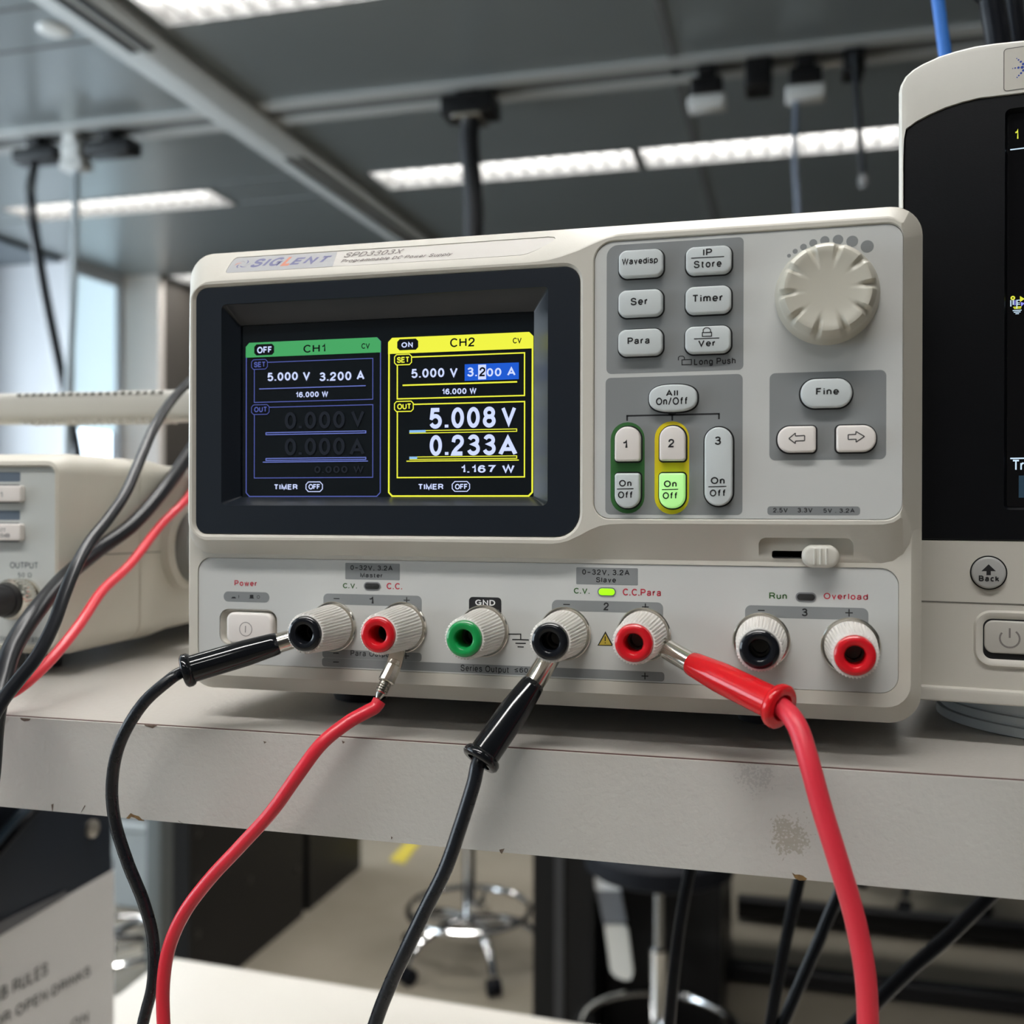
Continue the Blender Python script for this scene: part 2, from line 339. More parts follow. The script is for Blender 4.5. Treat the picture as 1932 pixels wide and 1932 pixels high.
struct(c.build('ceiling'))
# raised strip with slots
b = MB().rbox(-2.115, -3.9, CH-.03, -1.895, 8.9, CH+.01, TRIMM, .006)
for y0, y1 in ((-1.0, 2.70), (3.78, 6.6)):
    b.box(-2.045, y0, CH-.034, -2.015, y1, CH-.02, GAP); b.box(-1.985, y0, CH-.034, -1.955, y1, CH-.02, GAP)
struct(b.build('trim_1'))
# recessed track across the ceiling
b = MB().box(-6, 3.26, CH-.012, 5, 3.325, CH+.01, TRIMM).box(-6, 3.405, CH-.012, 5, 3.47, CH+.01, TRIMM).box(-6, 3.325, CH-.004, 5, 3.405, CH+.01, SEAM)
struct(b.build('trim_2'))
plain('trim_3', -5.9, -3.9, CH-.03, -4.27, 5.15, CH+.01, mat('dark_soffit', (.12, .14, .16), .5))
# walls
plain('wall_back', -6, 8.9, 0, 5, 9, CH, WALLB)
plain('wall_right', 4.9, -4, 0, 5, 8.9, CH, WALLB)
plain('wall_front', -6, -4, 0, 5, -3.9, CH, WALLB)  # dark coat stands in for the shade behind the camera
b = MB()                                      # pale bay wall with a window in its side
b.box(-5.0, 5.15, 0, -4.30, 5.25, CH, WALLW)
b.box(-4.30, 5.15, 0, -4.22, 5.20, CH, WALLW).box(-4.30, 5.20, 3.0, -4.22, 5.70, CH, WALLW).box(-4.30, 5.20, 0, -4.22, 5.70, .9, WALLW).box(-4.30, 5.67, .9, -4.22, 5.70, 3.0, WALLW)
struct(b.build('wall_left'))
w = MB().box(-4.285, 5.20, .9, -4.225, 5.215, 3.0, WALLW).box(-4.285, 5.655, .9, -4.225, 5.67, 3.0, WALLW).box(-4.285, 5.215, .9, -4.225, 5.655, .93, WALLW).box(-4.285, 5.215, 2.97, -4.225, 5.655, 3.0, WALLW)
w1 = struct(w.build('window_1'))
GLASS = mat('window_glass', (.9, .95, 1), .03, trans=1)
MB().box(-4.273, 5.215, .93, -4.267, 5.655, 2.97, GLASS).build('pane', w1)
BLIND = mat('glowing_blind_cloth', (.62, .66, .68), .8, emit=2.3, ecol=(.56, .70, .75)); nt = BLIND.node_tree; tr_ = nt.nodes.new('ShaderNodeBsdfTranslucent'); tr_.inputs[0].default_value = (.62, .66, .68, 1); ms = nt.nodes.new('ShaderNodeMixShader'); ms.inputs[0].default_value = .8  # cloth glows on its own, standing in for daylight shining through
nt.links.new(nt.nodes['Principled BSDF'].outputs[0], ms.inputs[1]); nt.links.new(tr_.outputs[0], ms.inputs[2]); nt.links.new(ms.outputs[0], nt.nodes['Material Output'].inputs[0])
tag(MB().box(-4.252, 5.216, 2.00, -4.249, 5.654, 2.968, BLIND).build('roller_blind'), 'pale blue glowing window blind at far left, behind the handle of the function generator', 'window blind')
plain('wall_pillar', -4.30, 5.70, 0, -3.95, 5.76, CH, BEIGE)
plain('wall_column', -5.40, 4.9, 0, -4.80, 5.0, CH, NAVY)
plain('wall_far', -4.05, 5.76, 0, -3.95, 8.9, CH, WALLB)
b = MB().box(-5.95, -3.9, 0, -5.87, 8.9, .85, WALLW).box(-5.95, -3.9, 2.85, -5.87, 8.9, CH, WALLW)
for k in range(9): b.box(-5.94, -3.9+1.58*k, .85, -5.88, -3.84+1.58*k, 2.85, NAVY)
struct(b.build('window_2'))
# ceiling lamps
def lamp(x0, x1, y0, y1, label):
    t = thing('ceiling_light', label, 'ceiling light', ((x0+x1)/2, (y0+y1)/2, CH), 'louvred ceiling lights')
    p = Pl((0, 0, CH), (1, 0, 0), (0, -1, 0)); r = (x0, -y1, x1, -y0)
    f = MB(); lo = rr(r, .004, 2); li = inset(lo, .010)
    f.loft([[p.pt(u, v, -.004) for u, v in lo], [p.pt(u, v, .006) for u, v in lo], [p.pt(u, v, .006) for u, v in li], [p.pt(u, v, -.004) for u, v in li]], LAMPF, False, False)
    f.build('frame', t)
    MB().loft([[p.pt(u, v, 0) for u, v in li], [p.pt(u, v, -.085) for u, v in li]], LAMPW, False, False).build('reflector', t)
    MB().flat(p, li, -.086, DIFF).build('diffuser', t)
    g = MB(); n = max(4, int((x1-x0)/.075))
    for k in range(1, n):
        x = x0+(x1-x0)*k/n; g.box(x-.004, y0+.012, CH+.010, x+.004, y1-.012, CH+.07, LAMPF)
    g.build('louvre', t)
lamp(-3.86, -2.64, 4.16, 4.42, 'long white ceiling light left of the slotted ceiling strip, over the pale wall')
lamp(-1.80, -.575, 4.12, 4.38, 'long white ceiling light crossed by the black hanging cable sleeve')
lamp(-.555, .67, 4.12, 4.38, 'long white ceiling light that runs behind the oscilloscope at right')
lamp(-1.86, -.62, 2.36, 2.62, 'largest white ceiling light, cut off by the top of the photo')
lamp(-3.93, -2.75, 5.75, 6.05, 'small far ceiling light just above the left top corner of the power supply')
for l in HID: lamp(*l, 'white louvred ceiling light outside the photo, over the benches')
# ceiling speaker
s = MB().lathe((-2.222, 2.547, CH+.002), (0, 0, -1), [(0, .052), (.008, .052), (.012, .046), (.013, .02)], WHTP, 40)
tag(s.build('ceiling_speaker'), 'round white disc on the ceiling, top left beside the slotted strip', 'ceiling disc')
# ---- things hanging from the track
def cable(name, label, cat, pts, r, m, group=None, seg=12, n=8):
    o = MB().tube(smooth(pts, n), r, m, seg).build(name); return tag(o, label, cat, group)
def reel(x, y, w, dark, label, body=True, box=True):
    t = thing('cord_reel', label, 'cord reel', (x, y, CH-.012), 'cord reels hanging from the ceiling track')
    MB().rbox(x-.03, y-.05, CH-.05, x+.03, y+.05, CH-.012, dark, .006).build('clamp', t)
    MB().rbox(x-w/2, y-.045, CH-.11, x+w/2, y+.045, CH-.05, dark, .012).build('housing', t)
    if box: MB().rbox(x-w/2-.01, y-.04, CH-.155, x+w/2+.01, y+.04, CH-.11, WHTP, .01).build('cover', t, label='white lower cover')
    return t
reel(-2.95, 3.365, .22, BLKM, 'black cord reel at far left that a slanted black cable hangs from', box=False)
reel(-2.60, 3.365, .22, BLKM, 'black cord reel at the left end of the visible ceiling track, nearest the strip', box=False)
reel(-2.775, 3.365, .09, WHTP, 'white cord reel between the two black ones at left', box=True)
reel(-3.28, 3.365, .12, WHTP, 'white cord reel cut off by the left edge of the photo')
reel(-.20, 3.365, .11, BLKM, 'white bottomed cord reel left of the group above the knob')
reel(.13, 3.365, .11, BLKM, 'white bottomed cord reel right of the group, thin blue cable below it')
MB_ = MB().rbox(-.07, 3.30, CH-.11, .02, 3.43, CH-.012, BLKM, .01)
tag(MB_.build('track_outlet'), 'black outlet box on the track between the two white bottomed reels', 'outlet box')
t = thing('track_hanger', 'black hanger at the end of the track that the thin black cord drops from', 'hanger', (.285, 3.365, CH-.012))
MB().rbox(.25, 3.31, CH-.09, .32, 3.42, CH-.012, BLKM, .008).build('housing', t)
MB().tube([(.19, 3.345, CH-.05), (.25, 3.345, CH-.045)], .008, NICKEL).build('rod', t)
cable('hanging_cable', 'slanted black cable hanging at far left from a black reel', 'cable', [V((-2.985, 3.365, CH-.108)), V((-2.985, 3.365, CH-.14)), at_d(58, 380, 3.95), at_d(82, 540, 3.95), at_d(122, 740, 3.95), at_d(150, 900, 3.95), at_d(158, 1200, 3.95), on(2, .02, 160, 1700)*0+V((at_d(158, 1200, 3.95).x, at_d(158, 1200, 3.95).y, .02))], .020, BLKW)
cable('hanging_cable', 'pale grey cable hanging straight at left from the white reel', 'cable', [V((-2.775, 3.365, CH-.15)), V((-2.775, 3.365, CH-.19)), at_d(140, 500, 3.85), at_d(131, 700, 3.85), at_d(126, 900, 3.85), V((at_d(126, 900, 3.85).x, at_d(126, 900, 3.85).y, .02))], .014, mat('pale_cable', (.42, .48, .52), .4))
cable('hanging_cable', 'thin blue grey cable hanging above the control knob', 'cable', [V((.10, 3.365, CH-.13)), V((.10, 3.365, CH-.17)), at_d(1500, 300, 3.5), at_d(1506, 420, 3.5), at_d(1508, 700, 3.5), V((at_d(1508, 700, 3.5).x, at_d(1508, 700, 3.5).y, .93))], .010, mat('blue_grey_cable', (.16, .19, .25), .5))
t = thing('drop_cord', 'thin black cord with a plug at its end, near the oscilloscope', 'cord', at_d(1612, 100, 3.42))
MB().tube(smooth([at_d(1612, 100, 3.42), at_d(1618, 200, 3.42), at_d(1628, 330, 3.42)]), .011, BLKW).build('cord', t)
MB().tube([at_d(1628, 328, 3.42), at_d(1629, 340, 3.42), at_d(1629, 355, 3.42)], [.01, .018, .012], mat('grey_plug', (.2, .2, .2), .3)).build('plug', t)
t = thing('cable_drop', 'thick black cable sleeve dropping from a bracket in the middle of the ceiling', 'cable sleeve', (-1.065, 3.365, CH-.012))
b = MB().rbox(-1.165, 3.30, CH-.10, -.965, 3.43, CH-.03, BLKM, .008); b.rbox(-1.11, 3.32, CH-.03, -1.02, 3.41, CH-.010, BLKM, .004)
b.build('bracket', t)
MB().rbox(-1.12, 3.30, CH-.115, -1.01, 3.43, CH-.10, NICKEL, .004).build('plate', t, label='pale metal plate under the bracket')
MB().tube(smooth([(-1.065, 3.365, CH-.11), (-1.07, 3.365, 2.85), (-1.052, 3.365, 2.6), (-1.06, 3.365, 2.3), (-1.05, 3.365, 1.9), (-1.055, 3.365, .9)]), .036, mat('black_braid', (.008, .009, .012), .55), 18).build('sleeve', t)

# ---- benches, cabinets, stools behind
BENCHW = noise_mat('warm_white_laminate', (.52, .49, .44), (.54, .51, .46), 6, .38)
t = thing('lab_bench', 'warm white laminate bench top below the grey shelf', 'bench', (.2, .3, 0))
p = Pl((0, 0, 0), (1, 0, 0), (0, 1, 0))
bp = [on(2, .93, *q_) for q_ in ((1100, 1930), (330, 1806), (308, 1812), (288, 1824), (222, 1876))]
lo = [(-.60, -.30), (1.6, -.30), (1.6, bp[0].y-.03)]+[(q_.x, q_.y) for q_ in bp]+[(bp[4].x-.10, bp[4].y-.12), (bp[4].x-.10, -.30)]
MB().prism(p, lo, .895, .93, BENCHW, .004).build('bench_top', t)
for x in (-.70, 1.5):
    for y in (-.22, .60): MB().rbox(x-.025, y-.025, 0, x+.025, y+.025, .895, BLKM, .003).build('leg', t)
t = thing('cabinet_panel', 'black steel cabinet side with round bolts, left of the floor', 'cabinet', (-1.675, 3.0, 0))
CABM = mat('black_cabinet_steel', (.0045, .0045, .005), .45, spec=.3)
MB().box(-1.705, 2.42, 0, -1.645, 3.17, .92, CABM).build('side_panel', t)
MB().box(-1.705, 3.22, 0, -1.645, 3.70, .92, CABM).build('side_panel', t)
MB().box(-1.70, 3.17, 0, -1.665, 3.22, .9, GAP).build('seam', t)
for (px, py) in ((372, 1572), (372, 1762), (470, 1660), (372, 1660), (560, 1640), (585, 1575)):
    q = on(0, -1.645, px, py); MB().lathe(q, (1, 0, 0), [(0, .011), (.004, .011), (.006, .006)], mat('dull_bolt', (.06, .055, .05), .35, metal=.6), 16).build('bolt', t)
t = thing('steel_post', 'grey steel table post in front of the black cabinet, left', 'post', (-1.66, 2.30, 0))
MB().rbox(-1.70, 2.24, 0, -1.63, 2.36, .03, mat('post_steel', (.16, .18, .185), .4, metal=.5), .004).build('foot', t)
MB().rbox(-1.69, 2.27, .03, -1.64, 2.33, .93, mat('post_steel', (.16, .18, .185), .4, metal=.5), .004).build('upright', t)
t = thing('dark_workbench', 'black framed workbench behind the shelf, low right', 'workbench', (1.2, 2.9, 0))
MB().box(-.59, 2.45, .88, 4.2, 3.62, .92, CABM).build('bench_top', t)
MB().box(-.592, 2.43, 0, -.425, 3.2, .88, CABM).build('pedestal', t)
MB().box(-.530, 2.422, 0, -.505, 2.43, .88, mat('lighter_black_edge', (.035, .035, .037), .4)).build('edge_strip', t)  # strip in a lighter black than the pedestal
MB().box(-.42, 2.62, 0, -.10, 3.2, .88, CABM).build('side_panel', t)
for y, h in ((2.62, .05), (3.05, .05), (3.57, .07)): MB().rbox(-.1, y-.03, .012, 4.2, y+.03, .012+h, BLKM, .006).build('rail_and_shade_bar', t)  # middle bar stands for a shadow band on the floor, the rear is a rail
for x in (1.05, 2.1):
    for y in (2.62, 3.57): MB().rbox(x-.03, y-.03, 0, x+.03, y+.03, .88, BLKM, .006).build('leg', t)
# yellow floor mark
yl = MB(); q = [on(2, .002, *P) for P in ((735, 1622), (765, 1590), (792, 1590), (762, 1630))]
yl.add([(v.x, v.y, .003) for v in q]+[(v.x, v.y, .0005) for v in q], [(0, 1, 2, 3), (7, 6, 5, 4), (0, 4, 5, 1), (1, 5, 6, 2), (2, 6, 7, 3), (3, 7, 4, 0)], mat('yellow_tape', (.50, .40, .05), .5))
tag(yl.build('floor_tape'), 'yellow tape mark on the concrete floor, far left of the stool', 'floor tape')

SEATM = mat('black_stool_seat', (.004, .005, .008), .6, spec=.2)
def stool(x, y, label, seat=SEATM, seat_z=.62, rot=-.942, rz=.18):
    t = thing('lab_stool', label, 'stool', (x, y, 0), 'chrome lab stools on castors')
    MB().lathe((x, y, seat_z-.02), (0, 0, 1), [(0, .10), (.0, .17), (.01, .185), (.05, .185), (.07, .165), (.075, .0001)], seat, 40).build('seat', t)
    MB().lathe((x, y, .30), (0, 0, 1), [(0, .0135), (seat_z-.32, .0135)], mat('dull_chrome', (.35, .36, .37), .25, metal=1), 20).build('piston', t)
    MB().lathe((x, y, .10), (0, 0, 1), [(0, .03), (.05, .028), (.06, .021), (.30, .021), (.305, .015)], CHROME, 24).build('column', t)
    ring = [(x+.2*math.cos(2*math.pi*k/48), y+.2*math.sin(2*math.pi*k/48), rz) for k in range(49)]
    f = MB().tube(ring, .0105, CHROME, 10)
    for k in range(3):
        a = rot+2*math.pi*k/3+.4; f.tube([(x+.02*math.cos(a), y+.02*math.sin(a), rz-.03), (x+.10*math.cos(a), y+.10*math.sin(a), rz-.022), (x+.2*math.cos(a), y+.2*math.sin(a), rz)], .008, CHROME, 8)
    f.build('foot_ring', t)
    MB().lathe((x+.03, y-.012, rz+.02), (0, -1, 0), [(0, .012), (.02, .018), (.03, .012)], CHROME, 14).build('knob', t)
    for k in range(5):
        a = rot+2*math.pi*k/5; ca, sa = math.cos(a), math.sin(a)
        l = MB().tube(smooth([(x+.015*ca, y+.015*sa, .150), (x+.12*ca, y+.12*sa, .145), (x+.20*ca, y+.20*sa, .115), (x+.236*ca, y+.236*sa, .06)], 5), [.016]*10+[.013]*6, CHROME, 10)
        lo = l.build('leg', t)
        w = MB()
        for s in (-1, 1): w.lathe((x+.24*ca-sa*.012*s, y+.24*sa+ca*.012*s, .028), (-sa*s, ca*s, 0), [(-.006, .020), (-.006, .027), (.006, .027), (.008, .02)], SEATM, 18)
        w.build('castor', lo)
    return t
q = on(2, .18, 885, 1716); stool(q.x, q.y, 'chrome lab stool standing alone on the open floor, middle')
q = on(2, .20, 1243, 1942); stool(q.x, q.y, 'chrome lab stool with black seat right of the black pedestal', rz=.20)
stool(.60, 3.98, 'far chrome lab stool behind the foot rails at right', rot=.5)
q = on(2, .12, 200, 1790); stool(q.x, q.y, 'chrome lab stool half hidden behind the lab rules paper', rot=.3, rz=.14)
t = thing('storage_bin', 'pale grey plastic bin on the floor behind the lab rules paper', 'bin', (-2.1, 3.2, 0))
BINM = mat('pale_grey_bin', (.34, .37, .38), .4)
b = MB(); p = Pl((0, 0, 0), (1, 0, 0), (0, 1, 0)); lo = rr((-2.40, 3.02, -1.80, 3.40), .04, 6)
b.loft([[p.pt(u, v, z) for u, v in inset(lo, i)] for z, i in ((0, .05), (.01, .035), (.30, .008), (.31, -.006), (.33, -.006), (.335, .004), (.32, .012), (.05, .045))], BINM)
b.build('body', t)
# pale tag hanging in front of the pedestal
t = thing('hanging_tag', 'pale slanted strap with rounded end hanging before the black pedestal', 'tag', on(1, 2.44, 1070, 1400))
TG = mat('pale_tag', (.75, .73, .67), .5)
pd = face(2.442)
def quad(a): return [pd.uv(*q) for q in a]
MB().prism(pd, quad([(1066, 1390), (1124, 1680), (1170, 1680), (1112, 1390)][::-1]), -.012, .0, mat('white_tag', (.85, .87, .88), .4)).build('upper_band', t)
MB().prism(pd, quad([(1124, 1680), (1138, 1742), (1182, 1742), (1170, 1680)][::-1]), -.012, -.001, mat('grey_tag', (.18, .19, .21), .4)).build('middle_band', t)
MB().prism(pd, quad([(1140, 1746), (1152, 1832), (1162, 1844), (1180, 1850), (1190, 1848), (1194, 1836), (1184, 1754), (1178, 1746)][::-1]), -.012, .0, TG).build('lower_band', t)

# ================================================================== THE SHELF
ZT = 1.43; YE = -.016
SHELFM = noise_mat('grey_laminate', (.45, .425, .39), (.49, .465, .43), 8, .40)
EDGEM = noise_mat('grey_edge_laminate', (.50, .485, .45), (.53, .515, .48), 5, .45)
def leather(m, s):
    nt = m.node_tree; b = nt.nodes['Principled BSDF']; tc = nt.nodes.new('ShaderNodeTexCoord'); nz = nt.nodes.new('ShaderNodeTexNoise')
    nz.inputs['Scale'].default_value = s; nz.inputs['Detail'].default_value = 4; bp = nt.nodes.new('ShaderNodeBump'); bp.inputs['Strength'].default_value = .35; bp.inputs['Distance'].default_value = .0006
    nt.links.new(tc.outputs['Object'], nz.inputs['Vector']); nt.links.new(nz.outputs['Fac'], bp.inputs['Height']); nt.links.new(bp.outputs['Normal'], b.inputs['Normal'])
leather(EDGEM, 650); leather(SHELFM, 500)
def stain(m, centre, rad, col, thr, scale=900, k=.8):          # a worn speckled patch with a shape of its own
    nt = m.node_tree; b = nt.nodes['Principled BSDF']; src = b.inputs['Base Color'].links[0].from_socket
    g = nt.nodes.new('ShaderNodeNewGeometry'); sb = nt.nodes.new('ShaderNodeVectorMath'); sb.operation = 'SUBTRACT'; sb.inputs[1].default_value = centre
    ln = nt.nodes.new('ShaderNodeVectorMath'); ln.operation = 'LENGTH'; nz = nt.nodes.new('ShaderNodeTexNoise'); nz.inputs['Scale'].default_value = scale; nz.inputs['Detail'].default_value = 5
    n2 = nt.nodes.new('ShaderNodeTexNoise'); n2.inputs['Scale'].default_value = 160
    mr = nt.nodes.new('ShaderNodeMapRange'); mr.inputs[1].default_value = rad*.25; mr.inputs[2].default_value = rad; mr.inputs[3].default_value = .22; mr.inputs[4].default_value = -.25
    ad = nt.nodes.new('ShaderNodeMath'); ad.operation = 'ADD'; a2 = nt.nodes.new('ShaderNodeMath'); a2.operation = 'MULTIPLY_ADD'; a2.inputs[1].default_value = .5
    gt = nt.nodes.new('ShaderNodeMapRange'); gt.inputs[1].default_value = thr; gt.inputs[2].default_value = thr+.06; gt.inputs[4].default_value = k
    mx = nt.nodes.new('ShaderNodeMix'); mx.data_type = 'RGBA'; mx.inputs[7].default_value = (*col, 1); L = nt.links.new
    L(g.outputs['Position'], sb.inputs[0]); L(sb.outputs[0], ln.inputs[0]); L(ln.outputs['Value'], mr.inputs[0]); L(g.outputs['Position'], nz.inputs['Vector']); L(g.outputs['Position'], n2.inputs['Vector'])
    L(nz.outputs['Fac'], ad.inputs[0]); L(mr.outputs[0], ad.inputs[1]); L(n2.outputs['Fac'], a2.inputs[0]); L(ad.outputs[0], a2.inputs[2])
    L(a2.outputs[0], gt.inputs[0]); L(gt.outputs[0], mx.inputs[0]); L(src, mx.inputs[6]); L(mx.outputs[2], b.inputs['Base Color'])
FE = face(YE)
stain(EDGEM, tuple(on(1, YE, 1490, 1578)), .0105, (.34, .31, .25), .86, 1300, .75)
stain(EDGEM, tuple(on(1, YE, 1425, 1468)), .012, (.36, .35, .33), .93, 1600, .5)
t = thing('bench_shelf', 'grey laminate shelf the power supply stands on, chipped front edge', 'shelf', (0, .12, ZT))
ZU = 1.3996
MB().box(-.56, YE+.0012, ZU, .80, .40, ZT, SHELFM).build('board', t)
e = MB().box(-.56, YE, ZU, .80, YE+.0012, ZT-.0002, EDGEM)
CHIP = noise_mat('bare_chipboard', (.22, .13, .045), (.12, .07, .03), 900, .8)
CHIPD = noise_mat('dark_chip', (.11, .075, .055), (.17, .13, .10), 900, .8)
def chip(pts, m):
    lo = [FE.uv(*p) for p in pts]; e.prism(FE, lo, -.0003, .00008, m)
chip([(38, 1354), (58, 1356), (55, 1360), (46, 1361), (40, 1358)], CHIPD)
chip([(272, 1367), (296, 1369), (293, 1371), (288, 1374), (282, 1372), (275, 1370)], CHIPD)
chip([(238, 1544), (243, 1538), (247, 1534), (252, 1537), (262, 1540), (268, 1546), (272, 1549), (262, 1548), (255, 1543), (248, 1541), (244, 1545)], CHIP)
chip([(942, 1603), (952, 1601), (949, 1607), (947, 1611), (944, 1608)], CHIPD)
chip([(1494, 1646), (1500, 1650), (1508, 1650), (1515, 1652), (1523, 1658), (1519, 1661), (1508, 1661), (1500, 1657)], CHIP)
for a in ((97, 1518, 101, 1516, 99, 1532), (152, 1534, 160, 1519, 161, 1521), (497, 1398, 503, 1400, 499, 1403), (645, 1397, 651, 1400, 647, 1403), (336, 1548, 345, 1553, 338, 1550), (738, 1578, 741, 1580, 738, 1584)):
    chip([a[0:2], a[2:4], a[4:6]], CHIPD)
e.box(-.56, YE+.0010, ZT-.0002, .80, YE+.0016, ZT+.00005, mat('glue_line', (.10, .045, .04), .6))
e.build('edge_band', t)
for x0, x1 in ((-.518, -.50), (.72, .738)): MB().box(x0, -.01, .93, x1, .487, ZU, mat('navy_steel', (.012, .018, .030), .45)).build('side_panel', t)
sc_ = on(0, -.5, 172, 1563); MB().lathe(sc_, (1, 0, 0), [(0, .0075), (.003, .0075), (.005, .004)], mat('pale_screw', (.40, .37, .32), .35, metal=.5), 16).build('screw', t)
# paper notice on the side panel
px_ = Pl((-.4995, 0, 0), (0, 1, 0), (0, 0, 1))
t = thing('paper_notice', 'white paper of lab rules on the dark panel, bottom left corner', 'paper', (-.4995, .4, 1.05))
PAPER = mat('white_paper', (.74, .725, .71), .7)
tl = px_.uv(0, 1765); tr = px_.uv(214, 1640)
b = MB().prism(px_, [(tl[0]-.06, .938), (tr[0], .938), (tr[0], tr[1]), (tl[0]-.06, tl[1]+.001)], .0003, .0008, PAPER)
NOTE = mat('notice_ink', (.10, .10, .10), .6)
def note(body, p0, p1, hgt):
    a = px_.uv(*p0); c = px_.uv(*p1); vs, fs = glyphs(body, .01, 0); us = [q[0] for q in vs]; ws = [q[1] for q in vs]; w = max(us)-min(us); hh = max(ws)-min(ws)
    L = c[0]-a[0]
    b.add([px_.pt(a[0]+L*(q[0]-min(us))/w, a[1]+(c[1]-a[1])*(q[0]-min(us))/w+hgt*(q[1]-min(ws))/hh, .0012) for q in vs], fs, NOTE)
note('LAB RULES', (-32, 1905), (88, 1838), .0115)
note('FOOD OR OPEN DRINKS', (-100, 1993), (168, 1842), .0105)
note('ON', (132, 1946), (164, 1928), .0105)
b.build('sheet', t)
tp = [px_.uv(*q) for q in ((-40, 1760), (0, 1738), (122, 1680), (124, 1690), (0, 1764), (-40, 1788))]
MB().prism(px_, tp, .0009, .0013, mat('clear_tape', (.13, .13, .14), .35)).build('tape', t)

# ================================================================== THE POWER SUPPLY
W = .228; H = .1434; Z0 = 1.44
YR, YF = -.011, -.0055                       # upper front rim, lower frame front
t = thing('power_supply', 'cream bench power supply with lit colour display, in the middle of the shelf', 'power supply', (0, .13, ZT))
PS = t
fr = face(YR); fl = face(YF); f0 = face(0)
# --- upper block: front ridge as read, base on the body outline
RW = .0085
top_arc = [(356.5, 566), (357.5, 559), (363.3, 547.1), (374.2, 536.3), (386.6, 529.3), (399, 527.2)]
top_path = [(470, 523.1), (560, 517.8), (640, 513), (760, 505.8), (880, 498.5), (980, 492.4), (1011, 490), (1034.3, 487), (1057.6, 480.7), (1088.7, 469.9), (1119.8, 455.9), (1144.6, 445.8), (1166.3, 441.1), (1197.4, 438.3), (1280, 433.2), (1400, 425.4), (1560, 414.8), (1640, 409.4)]
tr_arc = [(1676, 407), (1689.4, 409.8), (1705, 418.7), (1715.3, 432), (1718.8, 445), (1719.4, 452)]
br_arc = [(1716, 944), (1713, 960), (1703.5, 978.7), (1688, 989.5), (1667, 993.8)]
bot_path = [(1600, 994.2), (1400, 993), (1280, 992.3), (1178.8, 992), (1150.8, 993.1), (1132, 996.2), (1115, 1002.9), (1096.5, 1013), (1073, 1023.9), (1057, 1028), (1042, 1029.8), (980, 1028.8), (800, 1025.5), (640, 1023.2), (500, 1022.8)]
bl_arc = [(386.6, 1022.3), (374.2, 1017.5), (363.3, 1008), (355.8, 995.7), (353.6, 980.2)]
XR = W/2-.006
def ridge(px, py):
    u, v = fr.uv(px, py); return V((max(-XR, min(XR, u)), YR, v))
ZB = f0.off(-YF).uv(1135, 1055)[1]
def arcp(cx, cz, r, a0, a1, n): return [(cx+r*math.cos(math.radians(a0+(a1-a0)*k/(n-1))), cz+r*math.sin(math.radians(a0+(a1-a0)*k/(n-1)))) for k in range(n)]
front = []; base = []
n = len(top_arc)
for p, q in zip(top_arc, arcp(-W/2+RW, Z0+H-RW, RW, 180, 90, n)): front.append(ridge(*p)); base.append(V((q[0], 0, q[1])))
for p in top_path:
    r = ridge(*p); s = (r.x+XR)/(2*XR); front.append(r); base.append(V((max(-W/2+RW, min(W/2-RW, r.x)), 0, Z0+H)))
for p, q in zip(tr_arc, arcp(W/2-RW, Z0+H-RW, RW, 90, 0, len(tr_arc))): front.append(ridge(*p)); base.append(V((q[0], 0, q[1])))
front.append(ridge(1716.4, 930)); base.append(V((W/2, 0, ZB+.0098)))
xb = W/2-.003
for p, q in zip(br_arc, arcp(xb-.008, ZB+.009, 1, 0, -90, len(br_arc))):
    front.append(ridge(*p)); base.append(V((xb-.008+.008*(q[0]-xb+.008), YF, ZB+.009+.009*(q[1]-ZB-.009))))
for p in bot_path:
    r = ridge(*p); front.append(r); base.append(V((max(-xb+.008, min(xb-.008, r.x)), YF, ZB)))
for p, q in zip(bl_arc, arcp(-xb+.008, ZB+.009, 1, -90, -180, len(bl_arc))):
    front.append(ridge(*p)); base.append(V((-xb+.008+.008*(q[0]+xb-.008), YF, ZB+.009+.009*(q[1]-ZB-.009))))
front.append(ridge(353.4, 962)); base.append(V((-W/2, 0, ZB+.0098)))
def shrinkring(r, d, y):
    lo = [(p.x, p.z) for p in r]; return [V((u, y, v)) for u, v in lo]
front2 = []
lo = [(p.x, p.z) for p in front]; li = inset(lo, .0006)
rim0 = [V((p.x, YR+.0004, p.z)) for p in front]
blk = MB().loft([[V((p.x*.998, .0012, Z0+.0715+(p.z-Z0-.0715)*.998)) for p in base], base, rim0, [V((u, YR, v)) for u, v in li]], CASE)
# --- lower frame
zc = ZB+.010
def lower(y, s, bt, r): return [V((u, y, v)) for u, v in rr((-W/2+s, Z0+bt, W/2-s, zc), (.0001, .0001, r, r))]
frm = MB().loft([lower(.001, .00005, 0, RW), lower(0, .00005, 0, RW), lower(YF+.0005, .00275, .0047, RW-.0015), lower(YF, .0033, .0052, RW-.002)], CASE)
# --- panels
pk = face(YR+.0007)
R_key = rc(pk, Z2, 113, 163, 1722, 1656)
k_ = .0529e-3*1000/1000                       # metres per Z2 pixel at the keypad
lo_key = rr(R_key, [110*k_, 82*k_, 92*k_, 88*k_], 8)
pbz = face(YR+.0006)
R_bez = rc(pbz, ZS, 72, 353, 1868, 1562)
s_ = .0645e-3
lo_bez = rr(R_bez, [62*s_, 75*s_, 112*s_, 62*s_], 8)
pt_ = face(YF+.0004)
R_ter = (pt_.uv(374.3, 1150)[0], pt_.uv(1035, 1279.5)[1], pt_.uv(1695.5, 1200)[0], pt_.uv(1035, 1061.5)[1])
lo_ter = rr(R_ter, .0048, 8)
